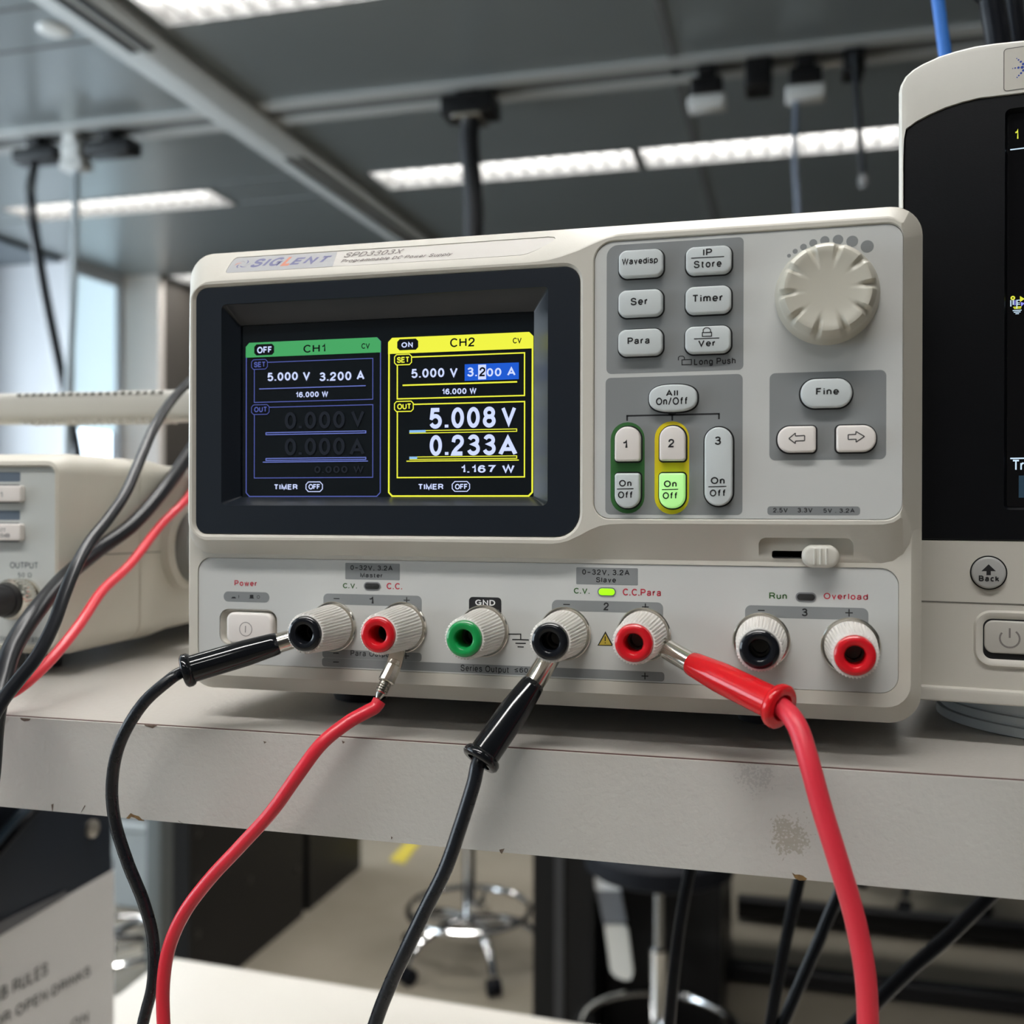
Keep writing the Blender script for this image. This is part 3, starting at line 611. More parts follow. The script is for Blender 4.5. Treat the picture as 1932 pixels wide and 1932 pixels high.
# name plate lies on the sloping top of the block
ia = V((fr.uv(640, 513)[0], YR, fr.uv(640, 513)[1])); ib = V((fr.uv(980, 492.4)[0], YR, fr.uv(980, 492.4)[1]))
zr = (ia.z+ib.z)/2
pn = Pl((0, YR, zr), (1, 0, 0), (0, -YR, Z0+H-zr)); pn = pn.off(.0)
np_px = [Z1(565, 480), Z1(552, 468), Z1(560, 445), Z1(610, 365), Z1(650, 315), Z1(690, 291), (640, 472.5), (800, 462.4), (980, 449.8), (1035, 446), (1046, 447), (1048, 450.5), (1042, 455.5), (1030, 462), (1011, 471.4), (995.5, 477.4), (980, 480.6), (800, 492), (640, 501.5)]
lo_np = [pn.uv(*p) for p in np_px]
# --- pockets
def pocket(pl, loop, deep): return MB().prism(pl, loop, -deep, .02, CASE)
R_sl = rc(face(-.0085), Z4, 1090, 36, 1524, 150)
sl_cut = MB().loft([[V((u, y, v)) for u, v in rr((R_sl[0], ZB-.0035, R_sl[2], R_sl[3]), [.002, .002, .0002, .0002])] for y in (-.0062, -.03)], CASE)
bez_cut = MB().loft([[V((u, y, v)) for u, v in l] for y, l in ((-.0015, lo_bez), (YR+.0009, lo_bez), (YR+.00001, inset(lo_bez, -.0009)), (YR-.01, inset(lo_bez, -.0009)))], CASE)
key_cut = MB().loft([[V((u, y, v)) for u, v in l] for y, l in ((YR+.0011, lo_key), (YR+.0003, lo_key), (YR+.00001, inset(lo_key, -.0003)), (YR-.01, inset(lo_key, -.0003)))], CASE)
me1 = cut(blk, [key_cut, bez_cut, pocket(pn, lo_np, .0004), sl_cut])
ppw = face(YF)
R_pw = rc(ppw, Z3, 195, 400, 490, 588)
lo_pw = rr(R_pw, .0035, 6)
pw_cut = MB().loft([[V((u, y, v)) for u, v in l] for y, l in ((YF+.004, inset(lo_pw, .0019)), (YF-.0002, lo_pw), (YF-.01, lo_pw))], CASE)
me2 = cut(frm, [MB().loft([[V((u, y, v)) for u, v in lo_ter] for y in (YF+.0008, YF-.01)], CASE), pw_cut, sl_cut])
case = MB(); case.merge(me1, CASE); case.merge(me2, CASE)
lo_b = rr((-W/2, Z0, W/2, Z0+H), RW, 8)
case.loft([[V((u, y, v)) for u, v in l] for y, l in ((.262, inset(lo_b, .004)), (.258, lo_b), (0, lo_b))], CASE)
co = case.build('case', t, angle=28)
# --- rubber feet
for x in (-.072, .072):
    for y in (.045, .225): MB().lathe((x, y, Z0+.001), (0, 0, -1), [(0, .011), (.006, .0108), (.0105, .0095), (.011, .008)], RUBBER, 28).build('rubber_foot', t)
# --- name plate
b = MB().prism(pn.off(-.0003), inset(lo_np, .00012), 0, .0001, mat('silver_nameplate', (.56, .53, .49), .35))
npl = pn.off(-.00016)
gl = [pn.uv(*p) for p in [Z1(567, 478), Z1(556, 466), Z1(562, 447), Z1(612, 366), Z1(652, 317), Z1(692, 294), Z1(1906, 222), Z1(1850, 400)]]
b.flat(npl, gl, .00003, mat('grey_logo_ground', (.36, .36, .375), .35))
LOGO = mat('logo_violet', (.10, .10, .24), .4); LOGOR = mat('logo_orange', (.55, .17, .09), .4)
ZN = Zm(400, 440, 3.864)
b.text(npl, 'SIG', ZN, 297, 184, 512, 246, LOGO, bold=.03, shear=.35)
b.text(npl, 'L', ZN, 513, 176, 578, 238, LOGOR, bold=.03, shear=.35)
b.text(npl, 'ENT', ZN, 582, 167, 860, 229, LOGO, bold=.03, shear=.35)
cu = npl.uv(*Z1(760, 378)); rs_ = .0019
for k in range(6):                                # whorl of curved blades
    a = k*math.pi/3; pts = []
    for j in range(7):
        s = j/6; an = a+s*1.3; rd = rs_*(.45+.75*s); pts.append((an, rd, .00022*(math.sin(s*math.pi)+.15)))
    o_ = [(cu[0]+(rd+w)*math.cos(an)*1.25, cu[1]+(rd+w)*math.sin(an)) for an, rd, w in pts]+[(cu[0]+(rd-w)*math.cos(an)*1.25, cu[1]+(rd-w)*math.sin(an)) for an, rd, w in reversed(pts)]
    b.flat(npl, o_, .00006, LOGO if k in (0, 3, 4) else LOGOR if k == 2 else mat('logo_grey', (.30, .28, .30), .4))
NT = mat('nameplate_ink', (.16, .13, .12), .5)
b.text(npl, 'SPD3303X', ZN, 975, 129, 1390, 163, NT, bold=-.005, shear=.3)
b.text(npl, 'Programmable DC Power Supply', ZN, 955, 166, 1742, 194, NT, bold=0, shear=.3)
b.build('nameplate', t)
# --- display bezel and display
lo_in = rr(rc(pbz, ZS, 192, 440, 1718, 1422), [26*s_, 18*s_, 30*s_, 22*s_], 8)
YL = -.0052; pl_ = face(YL)
lo_lcd = rr(rc(pl_, ZS, 287, 548, 1655, 1381), .0004, 8)
bz = MB().loft([[pbz.pt(u, v, -.0008) for u, v in inset(lo_bez, .0001)], [pbz.pt(u, v, -.00015) for u, v in inset(lo_bez, .0001)], [pbz.pt(u, v, 0) for u, v in inset(lo_bez, .0003)], [pbz.pt(u, v, 0) for u, v in lo_in], [pbz.pt(u, v, -.0004) for u, v in inset(lo_in, .0002)], [pl_.pt(u, v, .0006) for u, v in lo_lcd], [pl_.pt(u, v, -.0004) for u, v in lo_lcd]], BLACKP, False, False)
bz.build('display_bezel', t)
scr = MB().prism(pl_, inset(lo_lcd, -.0005), -.002, -.0001, LCD).build('display', t)
def oct_(r, c): u0, v0, u1, v1 = r; return [(u0+c, v0), (u1-c, v0), (u1, v0+c), (u1, v1-c), (u1-c, v1), (u0+c, v1), (u0, v1-c), (u0, v0+c)]
LB = mat('screen_black', (.004, .005, .008), .25)
def channel(x0, x1, ht, hb, hc, dim, bc, bw, cx, rows, head, badge, cvr, setb, setbadge, on_, label):
    p = pl_; m = MB(); r = rc(p, ZS, x0, ht, x1, 1381); hd = rc(p, ZS, x0, ht, x1, hb); c = 20*s_; L1, L2, L3 = .00005, .0001, .00015
    o = [(r[0]+c, r[1]), (r[2]-c, r[1]), (r[2], r[1]+c), (r[2], r[3]-c), (r[2]-c, r[3]), (r[0]+c, r[3]), (r[0], r[3]-c), (r[0], r[1]+c)]
    m.strip(p, o, inset(o, bw*s_), L1, bc)
    m.flat(p, [(hd[0], hd[1]), (hd[2], hd[1]), (hd[2], hd[3]-c), (hd[2]-c, hd[3]), (hd[0]+c, hd[3]), (hd[0], hd[3]-c)], L2, hc)
    ob = oct_(rc(p, ZS, *badge[:4]), 12*s_); m.flat(p, ob, L3, LB)
    m.text(p, badge[4], ZS, *badge[5], S_WHT, h=.0002, bold=.02)
    m.text(p, head[0], ZS, *head[1], LB, h=.0002, bold=.005); m.text(p, 'CV', ZS, *cvr, LB, h=.0002, bold=.01)
    for (rect, bd, tx, tr_) in setbadge:
        m.frame(p, rc(p, ZS, *rect), setb*s_, L1, bc)
        ob = oct_(rc(p, ZS, *bd), 12*s_); m.flat(p, ob, L2, LB); m.strip(p, ob, inset(ob, setb*s_*.8), L3, bc); m.text(p, tx, ZS, *tr_, bc, h=.0002, bold=.02)
    for (kind, *a) in rows:
        if kind == 't': m.text(p, a[0], ZS, *a[1], a[2], h=.00022, bold=a[3] if len(a) > 3 else .015)
        if kind == 'r': m.flat(p, [(q[0], q[1]) for q in (lambda e: [(e[0], e[1]), (e[2], e[1]), (e[2], e[3]), (e[0], e[3])])(rc(p, ZS, *a[0]))], a[2] if len(a) > 2 else L3, a[1])
        if kind == 'f': m.frame(p, rc(p, ZS, *a[0]), a[2]*s_, L3, a[1])
        if kind == 'o': ob = oct_(rc(p, ZS, *a[0]), 14*s_); m.strip(p, ob, inset(ob, 4*s_), L3, a[1])
    m.build('channel_readout', scr, label=label)
channel(307, 938, 648, 718, S_GRN, 1, S_VIOD, 5, 622, [
    ('t', '5.000 V', (410, 798, 608, 842), S_WHT), ('t', '3.200 A', (652, 791, 862, 837), S_WHT), ('r', (370, 867, 868, 871), S_VIO),
    ('t', '16.000 W', (543, 886, 692, 918), S_WHT), ('t', '0.000', (490, 982, 770, 1062), S_DIM), ('t', 'V', (800, 980, 862, 1058), S_DIM),
    ('f', (400, 1075, 870, 1088), S_VIO, 4), ('t', '0.000', (490, 1105, 770, 1186), S_DIM), ('t', 'A', (792, 1103, 864, 1183), S_DIM),
    ('f', (400, 1197, 870, 1210), S_VIO, 4), ('r', (387, 1214, 878, 1218), S_VIO), ('t', '0.000 W', (628, 1232, 858, 1273), S_DIM),
    ('t', 'TIMER', (442, 1319, 549, 1350), S_WHT), ('o', (587, 1309, 667, 1358), S_WHT), ('t', 'OFF', (601, 1321, 653, 1346), S_WHT)],
    ('CH1', (577, 665, 680, 706)), (347, 667, 440, 719, 'OFF', (361, 679, 428, 710)), (848, 663, 887, 692), 4,
    [((345, 742, 902, 934), (333, 738, 410, 786), 'SET', (346, 750, 398, 775)), ((345, 955, 902, 1293), (333, 949, 418, 997), 'OUT', (347, 960, 405, 985))], 0, 'left readout, green header')
channel(972, 1650, 624, 700, S_YEL, 0, S_YEL, 8, 1311, [
    ('t', '5.000 V', (1082, 780, 1297, 828), S_WHT), ('r', (1330, 757, 1583, 835), S_BLU, .00012), ('t', '3.', (1342, 776, 1388, 819), S_WHT),
    ('r', (1393, 763, 1430, 832), S_WHT), ('t', '2', (1397, 775, 1427, 818), LB), ('t', '00 A', (1433, 773, 1568, 817), S_WHT),
    ('r', (1040, 848, 1575, 855), S_YEL), ('t', '16.000 W', (1226, 870, 1385, 904), S_WHT), ('t', '5.008', (1167, 962, 1475, 1060), S_WHT, .02), ('t', 'V', (1502, 962, 1570, 1056), S_WHT, .02),
    ('f', (1072, 1066, 1575, 1081), S_YEL, 4), ('r', (1072, 1069, 1148, 1080), S_LBL, .0002), ('t', '0.233', (1167, 1090, 1475, 1188), S_WHT, .02), ('t', 'A', (1488, 1088, 1576, 1184), S_WHT, .02),
    ('f', (1072, 1190, 1575, 1205), S_YEL, 4), ('r', (1072, 1193, 1108, 1204), S_LBL, .0002), ('r', (1058, 1209, 1583, 1214), S_YEL), ('t', '1.167 W', (1315, 1228, 1563, 1272), S_WHT),
    ('t', 'TIMER', (1115, 1317, 1230, 1350), S_WHT), ('o', (1270, 1307, 1355, 1357), S_WHT), ('t', 'OFF', (1285, 1320, 1342, 1346), S_WHT)],
    ('CH2', (1262, 638, 1377, 680)), (1015, 643, 1113, 695, 'ON', (1035, 655, 1088, 686)), (1555, 637, 1596, 667), 6,
    [((1012, 716, 1612, 918), (1000, 713, 1084, 766), 'SET', (1014, 727, 1070, 754)), ((1012, 940, 1612, 1292), (1000, 932, 1092, 984), 'OUT', (1015, 945, 1078, 972))], 0, 'right readout, yellow header')
# --- keypad panel with its printing
YK = YR+.0005; p = face(YK)
m = MB().prism(p, inset(lo_key, .00018), -.0005, 0, PANEL)
P2 = lambda x, y: V(p.uv(*Z2(x, y)))
def gp(a, rad): m.flat(p, rr(rc(p, Z2, *a), [q*k_ for q in rad]), .00003, GREYP)
gp((178, 208, 891, 888), (62, 26, 26, 28)); gp((172, 909, 886, 1632), (28, 28, 26, 28)); gp((1026, 886, 1634, 1346), (30, 30, 30, 30)); gp((1015, 1588, 1498, 1634), (16, 16, 16, 16))
m.flat(p, rr(rc(p, Z2, 199, 1150, 376, 1625), .1), .00006, GRN); m.flat(p, rr(rc(p, Z2, 428, 1145, 608, 1629), .1), .00006, YEL)
for (x, y, r) in ((1128, 283, 10), (1160, 260, 13), (1203, 238, 17), (1254, 217, 20), (1314, 204, 23), (1383, 200, 26), (1457, 208, 29), (1535, 235, 32)): m.flat(p, circ(p.uv(*Z2(x, y)), r*k_*1.0), .00004, GREYP)
m.text(p, 'Long Push', Z2, 633, 815, 850, 857, INK)
m.frame(p, rc(p, Z2, 568, 822, 622, 853), 5*k_, .00006, INK)
for a, c in (((552, 828), (552, 812)), ((552, 812), (560, 806)), ((560, 806), (575, 806)), ((575, 806), (583, 812)), ((583, 812), (583, 824))): m.line(p, P2(*a), P2(*c), 5*k_, .00006, INK)
m.line(p, P2(281, 1117), P2(767, 1106), 9*k_, .00005, INK)
for a, c, w in (((500, 1106), (540, 1105), 14), ((285, 1113), (285, 1143), 9), ((520, 1108), (520, 1141), 9), ((763, 1103), (763, 1134), 9)): m.line(p, P2(*a), P2(*c), w*k_, .00005, INK)
for s, a in (('2.5V', (1044, 1596, 1121, 1623)), ('3.3V', (1172, 1596, 1250, 1623)), ('5V . 3.2A', (1307, 1596, 1470, 1624))): m.text(p, s, Z2, *a, INK, bold=.012)
m.build('control_panel', t)
# --- keys
YB = YK-.0024; pb = face(YB)
def key(shape, a, m_, leg, rad=None, name='key', label=None):
    r = rc(pb, Z2, *a); w, h = r[2]-r[0], r[3]-r[1]
    if shape == 'barrel':
        lo = []
        for (u, v) in rr(r, .0021, 8): f = (2*(u-r[0])/w-1); lo.append((u, (v-(r[1]+r[3])/2)*(1-.11*f*f)/(1-.0)+(r[1]+r[3])/2))
    elif shape == 'oval': lo = [((r[0]+r[2])/2+w/2*abs(math.cos(x))**.75*(1 if math.cos(x) >= 0 else -1), (r[1]+r[3])/2+h/2*abs(math.sin(x))**.75*(1 if math.sin(x) >= 0 else -1)) for x in [2*math.pi*k/48 for k in range(48)]]
    else: lo = rr(r, rad, 8)
    q = MB().prism(pb, lo, -.0026, 0, m_, .00055)
    # dark clearance around the key, in the panel
    q.flat(p, inset(lo, -.00045), .00008, GAP)
    o = q.build(name, t, **({'label': label} if label else {}))
    l = MB(); pq = pb
    for g in leg:
        if g[0] == 't': l.text(pq, g[1], Z2, *g[2], INK, bold=.014)
        elif g[0] == 'l': l.line(pq, V(pq.uv(*Z2(*g[1]))), V(pq.uv(*Z2(*g[2]))), g[3]*k_, .00005, INK)
        elif g[0] == 'f': l.frame(pq, rc(pq, Z2, *g[1]), g[2]*k_, .00006, INK)
        elif g[0] == 'poly':
            for i in range(len(g[1])): l.line(pq, V(pq.uv(*Z2(*g[1][i]))), V(pq.uv(*Z2(*g[1][(i+1) % len(g[1])]))), g[2]*k_, .00005, INK)
    l.build('printed_legend', o)
key('barrel', (240, 246, 470, 394), BTN, [('t', 'Wavedisp', (258, 288, 445, 330))], label='key printed Wavedisp')
key('barrel', (590, 228, 827, 378), BTN, [('t', 'IP', (680, 246, 728, 280)), ('l', (618, 296), (790, 287), 5), ('t', 'Store', (632, 306, 777, 345))], label='key printed IP Store')
key('barrel', (238, 455, 468, 600), BTN, [('t', 'Ser', (303, 501, 390, 540))], label='key printed Ser')
key('barrel', (588, 436, 825, 585), BTN, [('t', 'Timer', (627, 483, 782, 523))], label='key printed Timer')
key('barrel', (237, 660, 467, 804), BTN, [('t', 'Para', (287, 707, 403, 743))], label='key printed Para')
key('barrel', (586, 644, 823, 791), BTN, [('f', (674, 680, 727, 705), 5), ('l', (681, 681), (681, 668), 5), ('l', (681, 668), (692, 658), 5), ('l', (692, 658), (708, 658), 5), ('l', (708, 658), (719, 668), 5), ('l', (719, 668), (719, 681), 5), ('l', (633, 716), (765, 711), 5), ('t', 'Ver', (655, 723, 743, 760))], label='key printed Ver with a padlock')
key('oval', (397, 952, 648, 1093), BTN, [('t', 'All', (487, 978, 550, 1012)), ('t', 'On/Off', (435, 1020, 598, 1060))], label='oval key printed All On/Off')
key('rr', (1188, 922, 1458, 1072), BTN, [('t', 'Fine', (1268, 970, 1388, 1008))], rad=.1, label='oval key printed Fine')
key('rr', (1068, 1170, 1268, 1306), BTNW, [('poly', [(1127, 1235), (1161, 1206), (1161, 1222), (1209, 1219), (1209, 1246), (1161, 1248), (1161, 1261)], 5)], rad=[62*k_, 20*k_, 20*k_, 62*k_], label='cream left arrow key')
key('rr', (1375, 1165, 1582, 1303), BTNW, [('poly', [(1521, 1224), (1476, 1198), (1476, 1213), (1436, 1215), (1436, 1240), (1477, 1238), (1477, 1254)], 5)], rad=[20*k_, 62*k_, 62*k_, 20*k_], label='cream right arrow key')
key('rr', (219, 1172, 352, 1352), BTNW, [('t', '1', (264, 1240, 287, 1283))], rad=[66*k_, 66*k_, 16*k_, 16*k_], label='cream key printed 1')
key('rr', (219, 1415, 350, 1597), BTN, [('t', 'On', (243, 1450, 308, 1485)), ('l', (232, 1498), (318, 1496), 5), ('t', 'Off', (237, 1510, 312, 1546))], rad=[16*k_, 16*k_, 65*k_, 65*k_], label='grey On/Off key in the green ring')
key('rr', (452, 1168, 587, 1350), BTNW, [('t', '2', (497, 1237, 530, 1281))], rad=[66*k_, 66*k_, 16*k_, 16*k_], label='cream key printed 2')
key('rr', (450, 1415, 585, 1598), GLOWKEY, [('t', 'On', (476, 1453, 543, 1488)), ('l', (466, 1501), (551, 1499), 5), ('t', 'Off', (470, 1514, 545, 1550))], rad=[16*k_, 16*k_, 65*k_, 65*k_], label='lit green On/Off key')
key('rr', (687, 1175, 833, 1585), BTN, [('t', '3', (741, 1224, 774, 1268)), ('t', 'On', (720, 1435, 793, 1472)), ('l', (708, 1486), (802, 1484), 5), ('t', 'Off', (715, 1500, 796, 1537))], rad=.1, label='tall grey key printed 3')
# --- knob
kc = face(YK).uv(*Z2(1324, 487)); ko = V((kc[0], YK, kc[1])); SEG = 240
def notch(k):
    a = ((k/SEG*360-76+18)/36) % 1; d = abs(a-.5)*2; return max(0, 1-d/.36)
prof = [(0, .0137), (.0012, .0137), (.0030, .0129), (.0055, .0127), (.0074, .0124), (.0090, .0112), (.0091, .0105), (.0089, .0096), (.0087, .0086), (.0085, .0074), (.0083, .005), (.0082, .0004)]
KN = [0, 0, 0, .03, .075, .05, .02, 0, 0, 0, 0, 0]; DN = [0, 0, 0, 0, .0004, .0017, .0017, .0011, .0005, 0, 0, 0]
kb = MB()
ex, ez = V((1, 0, 0)), V((0, 0, 1)); rings = []
for i, (hh, r) in enumerate(prof):
    ring = []
    for k in range(SEG):
        a = 2*math.pi*k/SEG; g = notch(k); f = 1-KN[i]*g; dd = -DN[i]*g
        ring.append(ko+V((0, -1, 0))*(hh+dd)+(ex*math.cos(a)+ez*math.sin(a))*r*f)
    rings.append(ring)
kb.loft(rings, KNOB).build('control_knob', t, angle=32)
# --- slider
ps_ = face(-.0061)
MB().prism(ps_, rr(rc(ps_, Z4, 1150, 95, 1300, 129), .0007), -.0002, .0001, GAP).build('slider_slot', t)
pk2 = face(-.0102); r = rc(pk2, Z4, 1286, 69, 1459, 173)
q = MB().prism(pk2, rr(r, .1, 10), -.004, 0, mat('pale_slider', (.60, .58, .52), .4), .0012)
for x in (1345, 1372, 1399):
    g = rc(pk2, Z4, x-6, 83, x+6, 160); q.prism(pk2, rr(g, .0003), -.0005, .0003, mat('pale_slider', (.60, .58, .52), .4), .00025)
q.build('slider_switch', t)
# --- terminal panel with printing
YP = YF+.0003; p = face(YP)
panel = MB().prism(p, inset(lo_ter, .00015), -.0004, 0, PANEL)
mp_ = cut(panel, [MB().loft([[V((u, y, v)) for u, v in inset(lo_pw, .0001)] for y in (.01, -.02)], CASE)])
m = MB(); m.merge(mp_, PANEL)
P3 = lambda x, y: V(p.uv(*Z3(x, y))); P4 = lambda x, y: V(p.uv(*Z4(x, y)))
e3 = .0605e-3; e4 = .0645e-3
m.text(p, 'Power', Z3, 275, 255, 388, 287, REDINK, bold=.012)
m.flat(p, rr(rc(p, Z3, 220, 313, 452, 365), .1), .00003, GREYP)
m.flat(p, [P3(258, 346), P3(285, 346), P3(277, 338), P3(265, 338)], .00006, INK); m.line(p, P3(297, 345), P3(297, 330), 3*e3, .00006, INK)
m.flat(p, [P3(348, 347), P3(376, 347), P3(371, 343), P3(371, 328), P3(353, 328), P3(353, 343)], .00006, INK)
c0 = P3(396, 339); m.strip(p, circ(c0, 9*e3), circ(c0, 6.5*e3), .00006, INK)
def bracket(z, e, x0, x1, t0, t1, bot, inx, rad, mm):
    r = rc(p, z, x0, t0, x1, bot); ri = rc(p, z, x0+inx, t1, x1-inx, bot)
    a = rr((r[0], r[1], r[2], r[3]), [rad*e, rad*e, 1e-6, 1e-6]); c = rr((ri[0], r[1], ri[2], ri[3]), [rad*e, rad*e, 1e-6, 1e-6])
    m.strip(p, a, c, .00004, mm)
def sym(z, e, kind, x, y, s, P):
    m.line(p, P(x-s/2, y), P(x+s/2, y+s*.02), 5.2*e, .00007, INK)
    if kind == '+': m.line(p, P(x, y-s/2), P(x, y+s/2), 5.2*e, .00007, INK)
m.flat(p, rr(rc(p, Z3, 836, 168, 1112, 252), .0003), .00003, GREYP); m.text(p, '0–32V, 3.2A', Z3, 862, 176, 1076, 207, INK); m.text(p, 'Master', Z3, 912, 215, 1024, 243, INK)
m.text(p, 'C.V.', Z3, 824, 269, 895, 298, GREENINK, bold=.008); m.text(p, 'C.C.', Z3, 1045, 268, 1124, 300, REDINK, bold=.008)
bracket(Z3, e3, 725, 1223, 327, 382, 440, 13, 26, GREYP); sym(Z3, e3, '-', 792, 347, 30, P3); sym(Z3, e3, '+', 1147, 355, 31, P3); m.text(p, '1', Z3, 958, 335, 980, 372, INK)
m.flat(p, rr(rc(p, Z3, 720, 612, 1222, 656), .0009), .00003, GREYP); m.text(p, 'Para Output', Z3, 863, 612, 1072, 645, INK, bold=.0); sym(Z3, e3, '-', 789, 623, 28, P3); sym(Z3, e3, '+', 1143, 637, 31, P3)
m.flat(p, rr(rc(p, ZP, 607.6, 1254.5, 1253.5, 1271.5), .0009), .00003, GREYP); sym(Z3, e3, '-', 789, 668, 28, P3); sym(Z4, e4, '+', 572, 665, 31, P4)
m.text(p, 'Series Output', Z3, 1420, 686, 1663, 724, INK, bold=.0); m.text(p, '≤60V', Z3, 1690, 697, 1790, 725, INK, bold=.0)
bracket(Z3, e3, 1462, 1626, 340, 399, 450, 6, 20, INK); m.text(p, 'GND', Z3, 1494, 350, 1595, 385, WINK, bold=.012)
for a, c in (((1640, 527), (1727, 527)), ((1724, 527), (1724, 553)), ((1681, 554), (1765, 556)), ((1697, 573), (1750, 574)), ((1708, 591), (1740, 592))): m.line(p, P3(*a), P3(*c), 5.5*e3, .00006, INK)
m.flat(p, rr(rc(p, Z4, 259, 172, 540, 250), .0003), .00003, GREYP); m.text(p, '0–32V, 3.2A', Z4, 286, 177, 502, 208, INK); m.text(p, 'Slave', Z4, 349, 215, 440, 242, INK)
m.text(p, 'C.V.', Z4, 248, 264, 320, 293, GREENINK, bold=.008); m.text(p, 'C.C.Para', Z4, 471, 268, 646, 300, REDINK, bold=.008)
bracket(Z4, e4, 148, 655, 324, 374, 430, 13, 26, GREYP); sym(Z4, e4, '-', 215, 339, 30, P4); sym(Z4, e4, '+', 574, 350, 31, P4); m.text(p, '2', Z4, 382, 330, 407, 366, INK)
m.flat(p, [P4(355, 527), P4(428, 528), P4(392, 461)], .00004, INK); m.flat(p, [P4(363, 523), P4(420, 524), P4(392, 472)], .00007, mat('warning_yellow', (.50, .37, .05), .5)); m.line(p, P4(391, 484), P4(391, 506), 4.5*e4, .0001, INK); m.line(p, P4(389, 514), P4(393.5, 514), 4.5*e4, .0001, INK)
m.text(p, 'Run', Z4, 1138, 285, 1219, 315, GREENINK, bold=.008); m.text(p, 'Overload', Z4, 1386, 288, 1588, 320, REDINK, bold=.005)
bracket(Z4, e4, 1028, 1590, 349, 404, 450, 10, 26, GREYP); sym(Z4, e4, '-', 1102, 366, 31, P4); sym(Z4, e4, '+', 1502, 377, 34, P4); m.text(p, '3', Z4, 1286, 357, 1313, 393, INK)
m.build('terminal_panel', t)
# --- indicator lamps
for z, e, a, mm, lb in ((Z3, e3, (930, 263, 1015, 305), LEDOFF, 'unlit lamp'), (Z4, e4, (356, 261, 440, 303), LEDON, 'lit green lamp'), (Z4, e4, (1258, 284, 1353, 327), LEDOFF, 'unlit lamp')):
    lo = rr(rc(p, z, *a), .1, 8); ld = MB().prism(p, lo, -.0002, .00015, mat('lamp_rim_grey', (.22, .22, .23), .4)).build('indicator_lamp', t, label=lb)
    MB().prism(p, inset(lo, 6*e), .0, .0003, mm, .0001).build('lens', ld)
# --- power button
pp = face(YF-.0005); lo = rr(rc(pp, Z3, 231, 419, 464, 578), .0026, 8)
q = MB().prism(pp, lo, -.006, 0, BTNW, .0009)
q.prism(face(YF+.0035), inset(lo_pw, .0012), 0, .0003, GAP)
q = q.build('power_button', t)
g = MB(); c0 = V(pp.uv(*Z3(332, 502))); GI = mat('grey_engraving', (.22, .20, .19), .5)
g.strip(pp, circ(c0, 38*e3, 32), circ(c0, 34.5*e3, 32), .00005, GI); a = V(pp.uv(*Z3(331, 485))); c1 = V(pp.uv(*Z3(330, 519))); g.line(pp, a, c1, 4.5*e3, .00005, GI)
g.build('power_mark', q)
# --- binding posts
POST = {}
def post(key_, x, z, ring, label):
    o = V((x, YP, z)); ax = V((0, -1, 0)); NS = 168
    rib = lambda i, k: (1.0 if (k % 4) in (0, 1) else .925) if 2 <= i <= 5 else (1.0 if (k % 4) in (0, 1) else .95) if i in (6, 7) else 1
    c = MB().lathe(o, ax, [(.0016, .0060), (.0020, .0070), (.0038, .0070), (.0040, .0069), (.012, .0065), (.0186, .00615), (.0190, .0061), (.0196, .0059), (.0197, .0053), (.0150, .0053)], CAPW, NS, rib, True, False)
    co_ = c.build('binding_post', t, angle=30, label=label)
    MB().lathe(o, ax, [(.010, .00265), (.0150, .0052), (.0196, .0053), (.0206, .0051), (.0211, .0045), (.0212, .0038), (.0208, .0029), (.0203, .0026), (.010, .0026)], ring, 48, None, False, False).build('insulating_ring', co_)
    MB().lathe(o, ax, [(.009, .0026), (.0135, .0026), (.0135, .0021), (.0095, .0021), (.0093, .0004)], BRASSD, 32, None, True, True).build('socket', co_)
    MB().lathe(o, ax, [(0, .0078), (.0010, .0079), (.0013, .0076), (.0013, .0058), (.0017, .0058)], NICKEL, 48).build('metal_collar', co_)
    POST[key_] = o
post('m1', -.0597, 1.4622, RINGK, 'black ringed post, output 1'); post('p1', -.0364, 1.4627, RINGR, 'red ringed post, output 1'); post('g', -.0103, 1.4624, RINGG, 'green ringed post')
post('m2', .0147, 1.4625, RINGK, 'black ringed post, output 2'); post('p2', .0380, 1.4629, RINGR, 'red ringed post, output 2'); post('m3', .0712, 1.4624, RINGK, 'black ringed post, output 3'); post('p3', .0951, 1.4617, RINGR, 'red ringed post, output 3')

# ================================================================== TEST LEADS
BT = .932                                    # bench top
def drop(pts, end):                          # carry a lead down to the bench top and let it lie there
    e = V(end); return pts+[e, V((e.x, e.y, e.z-.05)), V((e.x, e.y+.002, e.z-.12)), V((e.x+.002, e.y+.005, e.z-.20)), V((e.x, e.y+.005, BT+.12)), V((e.x+.004, e.y+.012, BT+.05)), V((e.x+.02, e.y+.035, BT+.008)), V((e.x+.05, e.y+.07, BT+.0035)), V((e.x+.10, e.y+.11, BT+.0035)), V((e.x+.16, e.y+.14, BT+.0035))]
def boot(ctr, rad, m, flange, name, parent):
    a, c = V(ctr[0]), V(ctr[1]); d = (c-a); L = d.length; d.normalize()
    pr = [(0, rad[0]*.80), (.0006, rad[0]*.95), (.002, rad[0]), (L*.35, rad[1]), (L*.85, rad[2]), (L-.0030, rad[2]), (L-.0026, flange*.92), (L-.0018, flange), (L-.0006, flange), (L, flange*.90), (L, rad[2]*.82), (L-.006, rad[2]*.6)]
    return MB().lathe(a, d, pr, m, 36, None, True, True).build(name, parent, angle=50)
